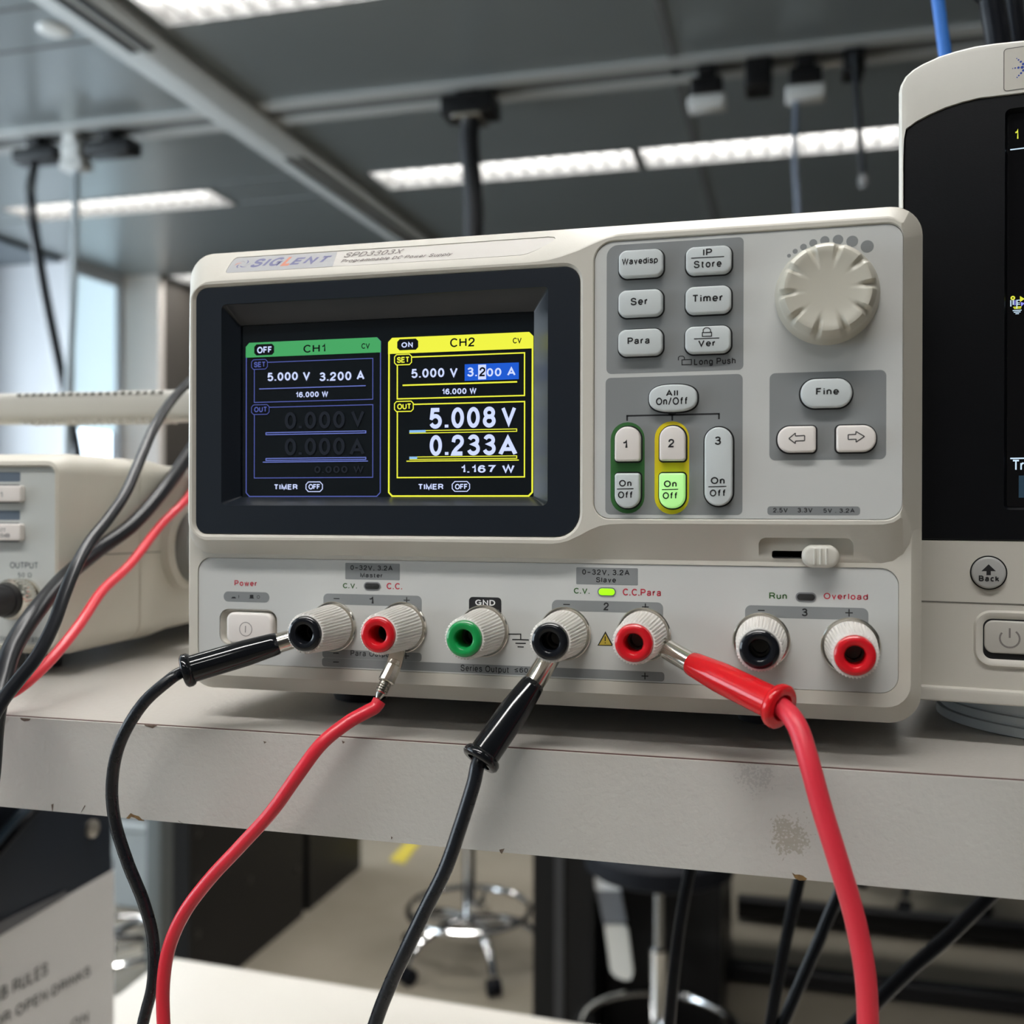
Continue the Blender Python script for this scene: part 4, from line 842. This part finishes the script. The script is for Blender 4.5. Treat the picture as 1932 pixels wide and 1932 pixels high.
def fork(post_, to, parent, w=.0026, brl=.35, rb=.0026):
    a = V(post_); a.y = YP-.0014; c = V(to); d = (c-a); L = d.length; d.normalize()
    s = d.cross(V((0, 1, 0))).normalized(); n = s.cross(d).normalized()
    m = MB(); st = a+d*.0045; en = a+d*L*(1-brl*.6)
    for k in (1,):
        m.loft([[st+s*w+n*.0003, st-s*w+n*.0003, st-s*w-n*.0003, st+s*w-n*.0003], [en+s*w*.9+n*.0003, en-s*w*.9+n*.0003, en-s*w*.9-n*.0003, en+s*w*.9-n*.0003]], NICKEL)
    b0 = a+d*L*(1-brl)
    m.lathe(b0, d, [(0, rb*.8), (.0006, rb), (L*brl+.003, rb)], NICKEL, 28)
    return m.build('spade_tip', parent)
def Y(px, py, y): return on(1, y, px, py)
LG = 'banana leads plugged into the power supply'
def lead(label, root, col):
    return thing('test_lead', label, 'test lead', root)
# black lead, leftmost post
t = lead('black test lead with black boot on the leftmost post, over the power button', POST['m1'], 0)
a, c = Y(527, 1213, -.0135), Y(346, 1267, -.026)
fork(POST['m1'], a, t, brl=.55, rb=.0031); boot((a, c), (.0036, .0041, .0042), BLKPVC, .0052, 'boot', t)
pts = [c+(a-c)*.2, c, Y(318, 1284, -.030), Y(268, 1330, -.033), Y(228, 1398, -.034), Y(212, 1470, -.033), Y(216, 1545, -.031), Y(240, 1625, -.029), Y(272, 1705, -.026), Y(289, 1775, -.0235), Y(288, 1855, -.0235), Y(268, 1940, -.0235)]
MB().tube(smooth(drop(pts, Y(240, 2100, -.0235)), 8), .00185, BLKW).build('cable', t)
# red lead with bare metal plug
t = lead('red test lead with a bare metal plug instead of a boot, second post', POST['p1'], 0)
o = POST['p1']; a = V((o.x, YP-.0014, o.z)); e = Y(713, 1318, -.0155); k0 = Y(752, 1238, -.0085); d = (e-k0).normalized(); L = (e-k0).length
m = MB(); s = d.cross(V((0, 1, 0))).normalized()
k1 = k0+d*L*.22; fa = a+(k0-a)*.55
m.loft([[fa+s*.0024+V((0, .0004, 0)), fa-s*.0024+V((0, .0004, 0)), fa-s*.0024-V((0, .0004, 0)), fa+s*.0024-V((0, .0004, 0))], [k1+s*.0024+V((0, .0004, 0)), k1-s*.0024+V((0, .0004, 0)), k1-s*.0024-V((0, .0004, 0)), k1+s*.0024-V((0, .0004, 0))]], NICKEL)
m.build('fork', t)
m = MB().lathe(k0+d*L*.10, d, [(0, .0012), (.0003, .0017), (L*.10, .0019), (L*.13, .0016), (L*.14, .0024), (L*.5, .0026), (L*.52, .0024), (L*.54, .0017), (L*.60, .0017)], NICKEL, 12)
m.build('plug_barrel', t, angle=25)
m = MB()
for k in range(4): m.lathe(k0+d*L*(.66+.055*k), d, [(-.0002, .0014), (.0001, .0019), (.0005, .0019), (.0008, .0014)], NICKEL, 24)
m.lathe(k0+d*L*.6, d, [(0, .0014), (L*.30, .0014), (L*.40, .0008)], NICKEL, 20)
m.build('spring', t)
pts = [Y(716, 1322, -.0155), Y(708, 1334, -.0165), Y(690, 1344, -.0185), Y(655, 1364, -.022), Y(606, 1404, -.027), Y(562, 1462, -.029), Y(512, 1532, -.029), Y(452, 1598, -.029), Y(396, 1658, -.029), Y(348, 1722, -.029), Y(319, 1788, -.029), Y(308, 1858, -.029), Y(309, 1940, -.029)]
MB().tube(smooth(drop(pts, Y(318, 2100, -.03)), 8), [.0021]*6+[.00205]*(8*22-5), REDW).build('cable', t)
# black lead, second output
t = lead('black test lead hanging straight down from the middle black post', POST['m2'], 0)
a, c = Y(1008, 1287, -.0165), Y(903, 1438, -.031)
fork(POST['m2'], a, t, brl=.62, rb=.0032); boot((a, c), (.0036, .0043, .0044), BLKPVC, .0056, 'boot', t)
pts = [c+(a-c)*.2, c, Y(893, 1480, -.032), Y(868, 1560, -.033), Y(840, 1640, -.034), Y(803, 1715, -.034), Y(765, 1795, -.034), Y(733, 1865, -.033), Y(705, 1940, -.032)]
MB().tube(smooth(drop(pts, Y(650, 2120, -.032)), 8), .00205, BLKW).build('cable', t)
# thick red lead
t = lead('thick red test lead with red boot, hanging in front at right', POST['p2'], 0)
a, c = Y(1303, 1251, -.0150), Y(1477, 1336, -.034)
fork(POST['p2'], a, t, brl=.50, rb=.0029); boot((a, c), (.0035, .0042, .0043), REDPVC, .0059, 'boot', t)
pts = [c+(a-c)*.2, c, Y(1505, 1372, -.0385), Y(1527, 1440, -.042), Y(1552, 1530, -.043), Y(1583, 1630, -.043), Y(1612, 1730, -.042), Y(1632, 1835, -.041), Y(1638, 1940, -.040)]
MB().tube(smooth(drop(pts, Y(1640, 2100, -.04)), 8), .0026, mat('red_silicone_jacket', (.76, .035, .06), .42)).build('cable', t)

# ================================================================== THE FUNCTION GENERATOR
ga = math.radians(4.3); gx = V((math.cos(ga), math.sin(ga), 0)); gy = V((-math.sin(ga), math.cos(ga), 0))
G0 = on(2, 1.4385, 122, 1243)
gf = Pl(G0, gx, (0, 0, 1)); gs = Pl(G0, gy, (0, 0, 1))
GH = gf.uv(60, 853)[1]; GW = .215; GD = .30
t = thing('function_generator', 'cream function generator with a carrying handle, cut off at the left edge', 'function generator', G0+gx*(-GW/2)+gy*.15-V((0, 0, .0085)))
GENC = mat('generator_cream', (.55, .52, .45), .45, bump=.05, bscale=2000); GENP = mat('generator_panel', (.50, .52, .50), .45)
lo = rr((-GW, 0, 0, GH), .009, 8)
def gring(d, ins): return [gf.pt(u, v, -d) for u, v in inset(lo, ins)]
shell = MB().loft([gring(.0, .0065), gring(.0012, .0035), gring(.006, .0008), gring(.014, 0), gring(.055, 0), gring(.0555, .0007), gring(.0565, .0007), gring(.057, 0), gring(.075, .0), gring(.09, .0016), gring(GD, .002)], GENC)
r = (gf.uv(-900, 1000)[0], gf.uv(40, 1217)[1], gf.uv(100, 1050)[0], gf.uv(40, 880)[1]); r = (-GW-gf.uv(100, 1050)[0]*1.0, r[1], r[2], r[3])
lp = rr(r, .0032, 8)
sh = cut(shell, [MB().loft([[gf.pt(u, v, h) for u, v in l] for h, l in ((-.0028, lp), (-.0012, lp), (.0005, inset(lp, -.0014)), (.01, inset(lp, -.0014)))], GENC)])
m = MB(); m.merge(sh, GENC)
for q in (((198, 1046), (326, 1040)),): m.line(gs, V(gs.uv(*q[0])), V(gs.uv(*q[1])), .0006, .0002, mat('case_seam', (.2, .19, .165), .6))
m.build('case', t, angle=30)
gp_ = gf.off(-.0024)
m = MB().prism(gp_, inset(lp, .0002), -.0003, 0, GENP)
GT = mat('generator_print', (.09, .10, .11), .5); GL_ = mat('generator_blue_grey', (.10, .13, .17), .5)
for a in ((-40, 891, 38.5, 909), (-40, 963, 38, 981)): m.flat(gp_, rr(rc(gp_, ZP, *a), .0007), .00005, GL_)
m.text(gp_, 'OUTPUT', ZP, 19, 1060.5, 71.5, 1072.5, GT, bold=0); m.text(gp_, '50 Ω', ZP, 34, 1080.5, 60, 1089.5, GT, bold=0); m.text(gp_, 'Function Generator', ZP, -26, 1199, 82, 1211, GT, bold=0)
m.build('front_panel', t)
gb_ = gf.off(.0006)
def gkey(a, txt):
    q = MB().prism(gb_, rr(rc(gb_, ZP, *a), .0012), -.004, 0, BTNW, .0006); q.flat(gp_, rr(rc(gp_, ZP, a[0]-2, a[1]-2, a[2]+1.5, a[3]+2), .0014), .0001, GAP); o = q.build('key', t)
    l = MB()
    for s, b_ in txt: l.text(gb_, s, ZP, *b_, GT, bold=0)
    l.build('printed_legend', o)
gkey((-28, 916, 38.5, 947), [('1', (1, 927, 5, 937))]); gkey((-28, 988, 38, 1020), [('ATT', (-4, 996, 10.5, 1003.5)), ('20dB', (-5, 1006.5, 18.5, 1014))])
# BNC socket with a plug on it
bc = gp_.pt(*gp_.uv(46, 1128)); ax = gf.n
m = MB().lathe(bc, ax, [(0, .0080), (.0018, .0080), (.0019, .0062), (.0035, .0062)], NICKEL, 48); m.build('output_socket', t)
t2 = thing('coaxial_plug', 'black coaxial plug with knurled metal collar on the OUTPUT socket', 'plug', bc+ax*.003)
m = MB().lathe(bc, ax, [(.0030, .0076), (.0034, .0083), (.0090, .0083), (.0096, .0077), (.0108, .0072)], NICKEL, 96, lambda i, k: (1 if k % 3 else .95) if i in (1, 2) else 1); m.build('collar', t2)
m = MB().lathe(bc, ax, [(.0108, .0064), (.0130, .0063), (.0132, .0058), (.0140, .0058), (.0142, .0061), (.024, .0058), (.030, .0045), (.034, .003)], RUBBER, 32); m.build('boot', t2)
p0 = bc+ax*.033
MB().tube(smooth([p0, p0+ax*.008-gx*.006, p0+ax*.012-gx*.03+V((0, 0, -.008)), p0-gx*.06+V((0, 0, -.018)), V((p0.x-.10, p0.y+.01, ZT+.004)), V((p0.x-.15, p0.y+.03, ZT+.0035)), V((p0.x-.20, p0.y+.06, ZT+.0035))], 8), .0025, BLKW).build('cable', t2)
for u in (-.19, -.03):
    for d in (.03, .26): MB().lathe(gf.pt(u, .0, -d)+V((0, 0, .001)), (0, 0, -1), [(0, .008), (.0093, .007)], RUBBER, 20).build('rubber_foot', t)
# handle
hb = at_d(100, 770, .56); hp = Pl(hb, gx, (0, 0, 1)); hu = hp.uv(100, 770)
def hu_(px): return hp.uv(px, 770)[0]
hh = (hp.uv(150, 741)[1]-hp.uv(150, 799)[1])/2; hv = (hp.uv(150, 741)[1]+hp.uv(150, 799)[1])/2
xr = (G0-hb).dot(gx)+.024; xl = xr-.265
HANDM = mat('handle_grey_cream', (.47, .46, .42), .5)
def sec(x, s=1): return [hb+gx*x+gy*(-.011*s*ca)+V((0, 0, hv+hh*s*sa)) for ca, sa in [(abs(math.cos(q))**.6*(1 if math.cos(q) > 0 else -1), abs(math.sin(q))**.6*(1 if math.sin(q) > 0 else -1)) for q in [2*math.pi*k/28 for k in range(28)]]]
m = MB().loft([sec(xl), sec(xr-.008), sec(xr-.002, .93), sec(xr, .75)], HANDM)
hd = m.build('carry_handle', t)
GAPH = mat('handle_notch_shade', (.10, .095, .08), .6); m = MB(); x0, x1 = hu_(60), hu_(322)
for k in range(20):
    x = x0+(x1-x0)*k/19
    m.tube([hb+gx*x-gy*.0085+V((0, 0, hv-hh+.0006)), hb+gx*x+gy*.006+V((0, 0, hv-hh+.0006))], .0012, HANDM, 8)
    hq = hp.off(.0112); m.prism(hq, [(x-.0013, hv+hh*.70), (x+.0007, hv+hh*.70), (x+.0017, hv+hh*.84), (x-.0003, hv+hh*.84)], -.001, .0, GAPH)  # dark slat stands for the shade inside a grip notch
m.build('grip_ribs', hd)
pv = gs.pt(*gs.uv(343, 1031))
m = MB().lathe(pv, gs.n, [(-.002, .0205), (.004, .0205), (.006, .019), (.006, .0170)], GENC, 40); m.build('pivot', t)
MB().lathe(pv, gs.n, [(.004, .0175), (.012, .0175), (.0145, .014), (.0145, .001)], mat('pivot_grey', (.20, .20, .19), .45), 40).build('pivot_cap', t)
ae = hb+gx*(xr-.008)+V((0, 0, hv)); ps2 = pv+gs.n*.018
MB().tube([ps2-(ae-ps2)*.02, ps2+(ae-ps2)*.5, ae], [.011, .009, .010], HANDM, 14).build('arm', hd)
pl2 = pv-gx*(GW+.036)
ae = hb+gx*(xl+.004)+V((0, 0, hv)); MB().tube([pl2, pl2+(ae-pl2)*.5, ae], [.011, .009, .010], HANDM, 14).build('arm', hd)

# ---- loose cables crossing the function generator
def tail(P): e = P[-1]; k = (e-P[-2]).normalized()*.03; return P+[V((e.x+k.x, e.y-.004, e.z-.05)), V((e.x+k.x*1.3, e.y-.006, e.z-.13)), V((e.x+k.x*1.3, e.y-.004, e.z-.21)), V((e.x+k.x, e.y, BT+.06)), V((e.x+k.x*.5, e.y+.012, BT+.015)), V((e.x-.02, e.y+.05, BT+.006)), V((e.x-.06, e.y+.12, BT+.006))]
cable('power_cable', 'thick black cable in front of the function generator, lower of the two black ones', 'cable', tail([at_d(440, 760, .60), at_d(400, 790, .56), at_d(356, 858, .52), at_d(312, 920, .485), at_d(252, 988, .455), at_d(182, 1040, .43), at_d(122, 1090, .40), at_d(66, 1156, .365), at_d(24, 1222, .345), at_d(2, 1290, .33), at_d(-13, 1370, .315), at_d(-22, 1470, .305), at_d(-40, 1580, .30), at_d(-70, 1700, .30)]), .0033, BLKR)
cable('power_cable', 'slim black cable from behind the power supply, upper of the two black ones', 'cable', tail([at_d(430, 680, .60), at_d(390, 695, .56), at_d(354, 724, .52), at_d(322, 758, .495), at_d(290, 808, .465), at_d(264, 868, .44), at_d(237, 930, .415), at_d(205, 978, .395), at_d(170, 1022, .378), at_d(142, 1072, .362), at_d(120, 1125, .35), at_d(100, 1180, .34), at_d(70, 1238, .33), at_d(34, 1284, .322), at_d(2, 1326, .315), at_d(-24, 1380, .308), at_d(-44, 1500, .30), at_d(-70, 1640, .30)]), .0022, BLKR)
cable('signal_cable', 'loose red cable crossing the function generator, left of the power supply', 'cable', tail([at_d(440, 800, .60), at_d(400, 866, .55), at_d(356, 936, .50), at_d(302, 992, .47), at_d(246, 1064, .435), at_d(192, 1116, .41), at_d(150, 1178, .385), at_d(100, 1240, .365), at_d(50, 1288, .352), at_d(8, 1314, .345), at_d(-40, 1332, .335), at_d(-90, 1400, .315), at_d(-110, 1500, .30), at_d(-120, 1640, .30)]), .0020, REDW)
for k, (x, lb) in enumerate(((-6, 'upper blue black cable under the shelf end, bottom left'), (14, 'lower dark cable under the shelf end, bottom left'))):
    cable('cable', lb, 'cable', [on(0, -.492, 80+x, 1500), on(0, -.492, 36+x*1.0, 1545), on(0, -.492, 0+x, 1586), on(0, -.492, -60+x, 1660), on(0, -.492, -160+x, 1800)], .0035, mat('navy_cable', (.03, .06, .10), .4) if k == 0 else BLKR)

# ================================================================== THE OSCILLOSCOPE
sa = math.radians(-8); sx = V((math.cos(sa), math.sin(sa), 0))
sp0 = Pl(at_d(1900, 700, .300), sx, (0, 0, 1)); S0 = sp0.pt(sp0.uv(1695, 700)[0], 0); S0.z = ZT
sp = Pl(S0, sx, (0, 0, 1)); SW = .38
t = thing('oscilloscope', 'white oscilloscope with black face and curved top, cut off at the right edge', 'oscilloscope', S0+sx*.19-sp.n*.06)
SCW = mat('scope_white', (.60, .575, .52), .38, bump=.04, bscale=2000); SCB = mat('scope_black', (.003, .0035, .005), .33, spec=.3, bump=.06, bscale=2200); SCK = mat('scope_key', (.42, .42, .41), .4)
ZO = Zm(1690, 0, 7.983); ZO4 = Zm(1732, 1000, 4.6)
def mirror(l): return l+[(SW-u, v) for u, v in reversed(l)]
left = [sp.uv(*q) for q in [(1695, 1310), (1694.6, 1000), (1694.8, 600), (1695, 250), ZO(40, 1350), ZO(60, 1260), ZO(130, 1130), ZO(250, 1020), ZO(400, 930), ZO(650, 815), ZO(900, 735), ZO(1200, 660), ZO(1500, 615), ZO(1932, 570)]]
left[0] = (left[0][0]+.004, sp.uv(1932, 1333)[1]); left.insert(1, (left[1][0], left[0][1]+.006))
left.append((.10, left[-1][1]+.0035)); left.append((.15, left[-1][1]+.001))
ol = mirror(left)
sh = MB().loft([[sp.pt(u, v, h) for u, v in inset(ol, i)] for h, i in ((-.13, .006), (-.03, .002), (-.003, 0), (-.0012, .0003), (-.0003, .0010), (0, .0022))], SCW)
bl = [sp.uv(*q) for q in [(1712, 1018), (1706, 1010), (1704.5, 800), (1704, 420), (1704, 300), (1705.5, 262), (1709, 243), (1728, 229), (1753, 215.5), (1784, 202), (1815, 192), (1847, 184), (1890, 179), (1932, 174)]]
bl[0] = (bl[0][0]+.002, sp.uv(1850, 1021)[1]); bl.append((.10, bl[-1][1]+.003)); bl.append((.15, bl[-1][1]+.001)); bll = mirror(bl)
sh = cut(sh, [MB().loft([[sp.pt(u, v, h) for u, v in bll] for h in (-.003, .01)], SCW)])
m = MB(); m.merge(sh, SCW)
DK = mat('scope_seam', (.16, .15, .13), .6)
ym = sp.uv(1850, 1138)[1]
m.flat(sp, [(.001, ym-.0002), (SW-.001, ym-.0002), (SW-.001, ym+.0002), (.001, ym+.0002)], .0001, DK)
yl_ = sp.uv(1880, 1300)[1]; yb = sp.uv(1932, 1334)[1]
m.prism(sp, rr((.004, yb+.0003, SW-.004, yl_), .0012), -.004, .0022, SCW, .0008)
m.build('case', t, angle=30)
m = MB().loft([[sp.pt(u, v, h) for u, v in inset(bll, i)] for h, i in ((-.0032, .0001), (-.0010, .0001), (-.0006, .0005))], SCB)
bfc = sp.off(-.0006)
rs = rc(bfc, ZP, 1895, 204, 1932, 962); rs = (rs[0], rs[1], .29, rs[3])
fc = cut(m, [MB().loft([[bfc.pt(u, v, h) for u, v in l] for h, l in ((-.0022, inset(rr(rs, .0016), .0008)), (.00001, rr(rs, .0016)), (.01, rr(rs, .0016)))], SCB)])
q = MB(); q.merge(fc, SCB); q.build('front_face', t)
ss = bfc.off(-.0020); m = MB().prism(ss, inset(rr(rs, .0016), .0009), -.0002, 0, mat('scope_glass', (.004, .004, .005), .12))
TXY = emi('trace_yellow', (.75, .78, .06), .9); TXW = emi('trace_white', (.62, .80, .95), .9); TXB = emi('softkey_blue', (.02, .045, .07), .8); TXV = emi('trace_violet', (.30, .30, .95), .8)
m.text(ss, '1', ZP, 1915.5, 243, 1921.5, 262, TXY, bold=0); m.text(ss, 'Trigger', ZP, 1911, 867, 1985, 892, TXW, bold=0)
def hl(x0, x1, y, w, mm, h=.0001): r_ = rc(ss, ZP, x0, y-w/2, x1, y+w/2); m.flat(ss, [(r_[0], r_[1]), (r_[2], r_[1]), (r_[2], r_[3]), (r_[0], r_[3])], h, mm)
hl(1906, 2100, 271, 2.2, TXW); hl(1906, 2100, 863.5, 2.6, TXW); hl(1922, 1990, 918, 42, TXB)
ZM_ = Zm(1732, 480, 9.66)
P_ = lambda x, y: ss.uv(*ZM_(x, y))
c0 = P_(1728, 795); m.strip(ss, circ(c0, .00062), circ(c0, .00022), .0001, TXY)
m.flat(ss, [P_(1858, 760), P_(1945, 812), P_(1858, 868)], .0001, TXY); m.flat(ss, [P_(1870, 868), P_(1945, 890), P_(1880, 950)], .0001, TXV)
for x0, x1, y, w, mm in ((1735, 1885, 960, 18, TXY), (1750, 1878, 984, 16, TXY), (1725, 1888, 1021, 16, TXW), (1746, 1870, 1052, 16, TXW), (1776, 1840, 1081, 16, TXW), (1798, 1860, 836, 14, TXW), (1810, 1856, 884, 12, TXW), (1810, 1860, 912, 12, TXW)):
    a = ZM_(x0, y-w/2); b_ = ZM_(x1, y+w/2); hl(a[0], b_[0], (a[1]+b_[1])/2, w/9.66, mm)
for x, y0, y1, mm in ((1692, 835, 950, TXW), (1735, 830, 920, TXW), (1768, 835, 930, TXV), (1802, 830, 990, TXW)):
    m.line(ss, V(P_(x, y0)), V(P_(x, y1)), .0003, .0001, mm)
m.build('display', t)
bt = sp.off(.0016); r_ = rc(bt, ZO4, 463, 236, 766, 510); cc = ((r_[0]+r_[2])/2, (r_[1]+r_[3])/2); rad = (r_[2]-r_[0]+r_[3]-r_[1])/4
o = MB().prism(bt, circ(cc, rad, 48), -.004, 0, SCK, .0006); o.flat(sp, circ(cc, rad+.0004, 48), .0001, GAP); o = o.build('back_key', t)
m = MB(); P5 = lambda x, y: bt.uv(*ZO4(x, y))
m.flat(bt, [P5(550, 357), P5(594, 357), P5(594, 392), P5(632, 392), P5(632, 357), P5(676, 357), P5(613, 297)], .00006, INK); m.text(bt, 'Back', ZO4, 527, 396, 705, 447, INK, bold=.03); m.build('printed_legend', o)
# power key in its well
rw = rc(sp, ZO4, 492, 706, 900, 1186); rw = (rw[0], rw[1], rw[0]+.034, rw[3]); wl = rr(rw, .0046, 8)
m = MB().strip(sp, wl, inset(wl, .0022), .0003, SCW); wi = inset(wl, .0022)
m = MB().loft([[sp.pt(u, v, .0) for u, v in inset(wl, -.0003)], [sp.pt(u, v, .0009) for u, v in inset(wl, .0003)], [sp.pt(u, v, .0009) for u, v in inset(wl, .0008)], [sp.pt(u, v, .0001) for u, v in wi]], SCW, False, False)
m.flat(sp, wi, .00012, GAP); m.build('key_surround', t)
pb2 = sp.off(.0010); rk = rc(pb2, ZO4, 576, 789, 900, 1073); rk = (rk[0], rk[1], rw[2]-.0062, rk[3])
o = MB().prism(pb2, rr(rk, .0024, 8), -.002, 0, mat('scope_power_key', (.50, .48, .44), .4), .0005).build('power_key', t)
m = MB(); c0 = V(pb2.uv(*ZO4(796, 942))); R1 = .0026
pts = [(c0.x+R1*math.sin(a), c0.y+R1*math.cos(a)) for a in [math.radians(q) for q in range(38, 323, 15)]]
for i in range(len(pts)-1): m.line(pb2, V(pts[i]), V(pts[i+1]), .0005, .00005, GI)
m.line(pb2, c0+V((0, .0002)), c0+V((0, .0030)), .0005, .00006, GI); m.build('power_mark', o)
# badge
rb_ = rc(sp, ZO, 1622, 716, 1932, 1362); rb_ = (rb_[0], rb_[1], rb_[0]+.06, rb_[3]); lb_ = rr(rb_, .0010, 6)
m = MB().strip(sp, lb_, inset(lb_, .00025), .0001, DK); m.flat(sp, inset(lb_, .00025), .00008, mat('badge_silver', (.56, .53, .47), .35))
LB2 = mat('badge_blue', (.02, .06, .36), .4); kk = 1/7.983*.3/1950
for (x, y, r) in ((1823, 885, 8), (1849, 906, 12), (1884, 933, 16), (1920, 967, 19), (1760, 1035, 7), (1799, 1028, 11), (1848, 1022, 17), (1905, 1017, 22), (1921, 1064, 18), (1887, 1105, 16), (1853, 1140, 12), (1827, 1168, 9)):
    m.flat(sp, circ(sp.uv(*ZO(x, y)), r*kk, 16), .00015, LB2)
m.build('badge', t)
# swivel foot
fcx = at_d(2060, 1330, .341); FT = mat('scope_foot_grey', (.50, .53, .53), .45); zb = sp.pt(0, yb).z
m = MB().lathe((fcx.x, fcx.y, ZT), (0, 0, 1), [(0, .0465), (.0004, .0475), (.0032, .0475), (.0034, .0462), (.0040, .0462), (.0042, .0470), (.0062, .0470), (.0064, .0458), (.0070, .0458), (.0072, .0466), (zb-ZT+.001, .0466)], FT, 96); m.build('swivel_foot', t)
for dx in (.28,): MB().lathe((fcx.x+dx*.85, fcx.y-.03, ZT), (0, 0, 1), [(0, .02), (zb-ZT+.001, .021)], FT, 48).build('swivel_foot', t)
# cables behind the scope
def foot_(p): return [V((p.x+.05, .375, ZT+.0065)), V((p.x+.035, .32, ZT+.0065)), V((p.x+.02, p.y+.05, ZT+.012)), V((p.x+.012, p.y+.015, ZT+.06)), V((p.x+.008, p.y+.006, ZT+.14))]
cable('network_cable', 'blue cable standing up behind the curved top of the oscilloscope', 'cable', foot_(at_d(1800, 200, .50))+[at_d(1800, 200, .50), at_d(1784, 105, .50), at_d(1770, 0, .50), at_d(1756, -120, .50), V((.19, .26, 1.95)), V((.26, .40, 2.4)), V((.28, .5, CH-.01))], .0030, BLUEW)
cable('power_cable', 'left one of two thick black cables behind the oscilloscope, top right', 'cable', foot_(at_d(1896, 200, .50))+[at_d(1896, 200, .50), at_d(1884, 80, .50), at_d(1872, 0, .50), at_d(1862, -120, .50), V((.22, .24, 1.95)), V((.30, .40, 2.4)), V((.34, .5, CH-.01))], .0060, BLKR)
cable('power_cable', 'right one of two thick black cables behind the oscilloscope, top right', 'cable', foot_(at_d(1932, 200, .52))+[at_d(1932, 200, .52), at_d(1920, 80, .52), at_d(1912, 0, .52), at_d(1906, -120, .52), V((.25, .24, 1.95)), V((.36, .40, 2.4)), V((.40, .5, CH-.01))], .0045, BLKR)
# cables hanging below the shelf at right
for lb, pts, r in (('black cable under the shelf, leftmost of the four on the right', [(1310, 1600), (1300, 1650), (1283, 1745), (1271, 1840), (1262, 1940), (1250, 2060)], .0032), ('black cable under the shelf, second of the four, beside the orange chip', [(1522, 1600), (1508, 1660), (1486, 1760), (1468, 1850), (1452, 1940), (1430, 2060)], .0032),
                   ('black cable under the shelf, just left of the thick red lead', [(1620, 1610), (1590, 1672), (1545, 1775), (1508, 1860), (1472, 1940), (1410, 2060)], .0032), ('black cable under the shelf, slanting behind the thick red lead to the right', [(1930, 1630), (1866, 1692), (1790, 1766), (1705, 1840), (1600, 1945), (1480, 2060)], .0038)):
    P9 = [at_d(x, y, .55) for x, y in pts]; e = P9[-1]; i_ = 1 if P9[1].z < 1.3945 else 2; P9 = [P9[i_-1].lerp(P9[i_], (P9[i_-1].z-1.3945)/(P9[i_-1].z-P9[i_].z))]+P9[i_:]
    cable('mains_cable', lb, 'cable', P9+[V((e.x-.01, e.y, 1.05)), V((e.x, e.y+.02, BT+.004)), V((e.x+.06, e.y+.06, BT+.004))], r, BLKR)
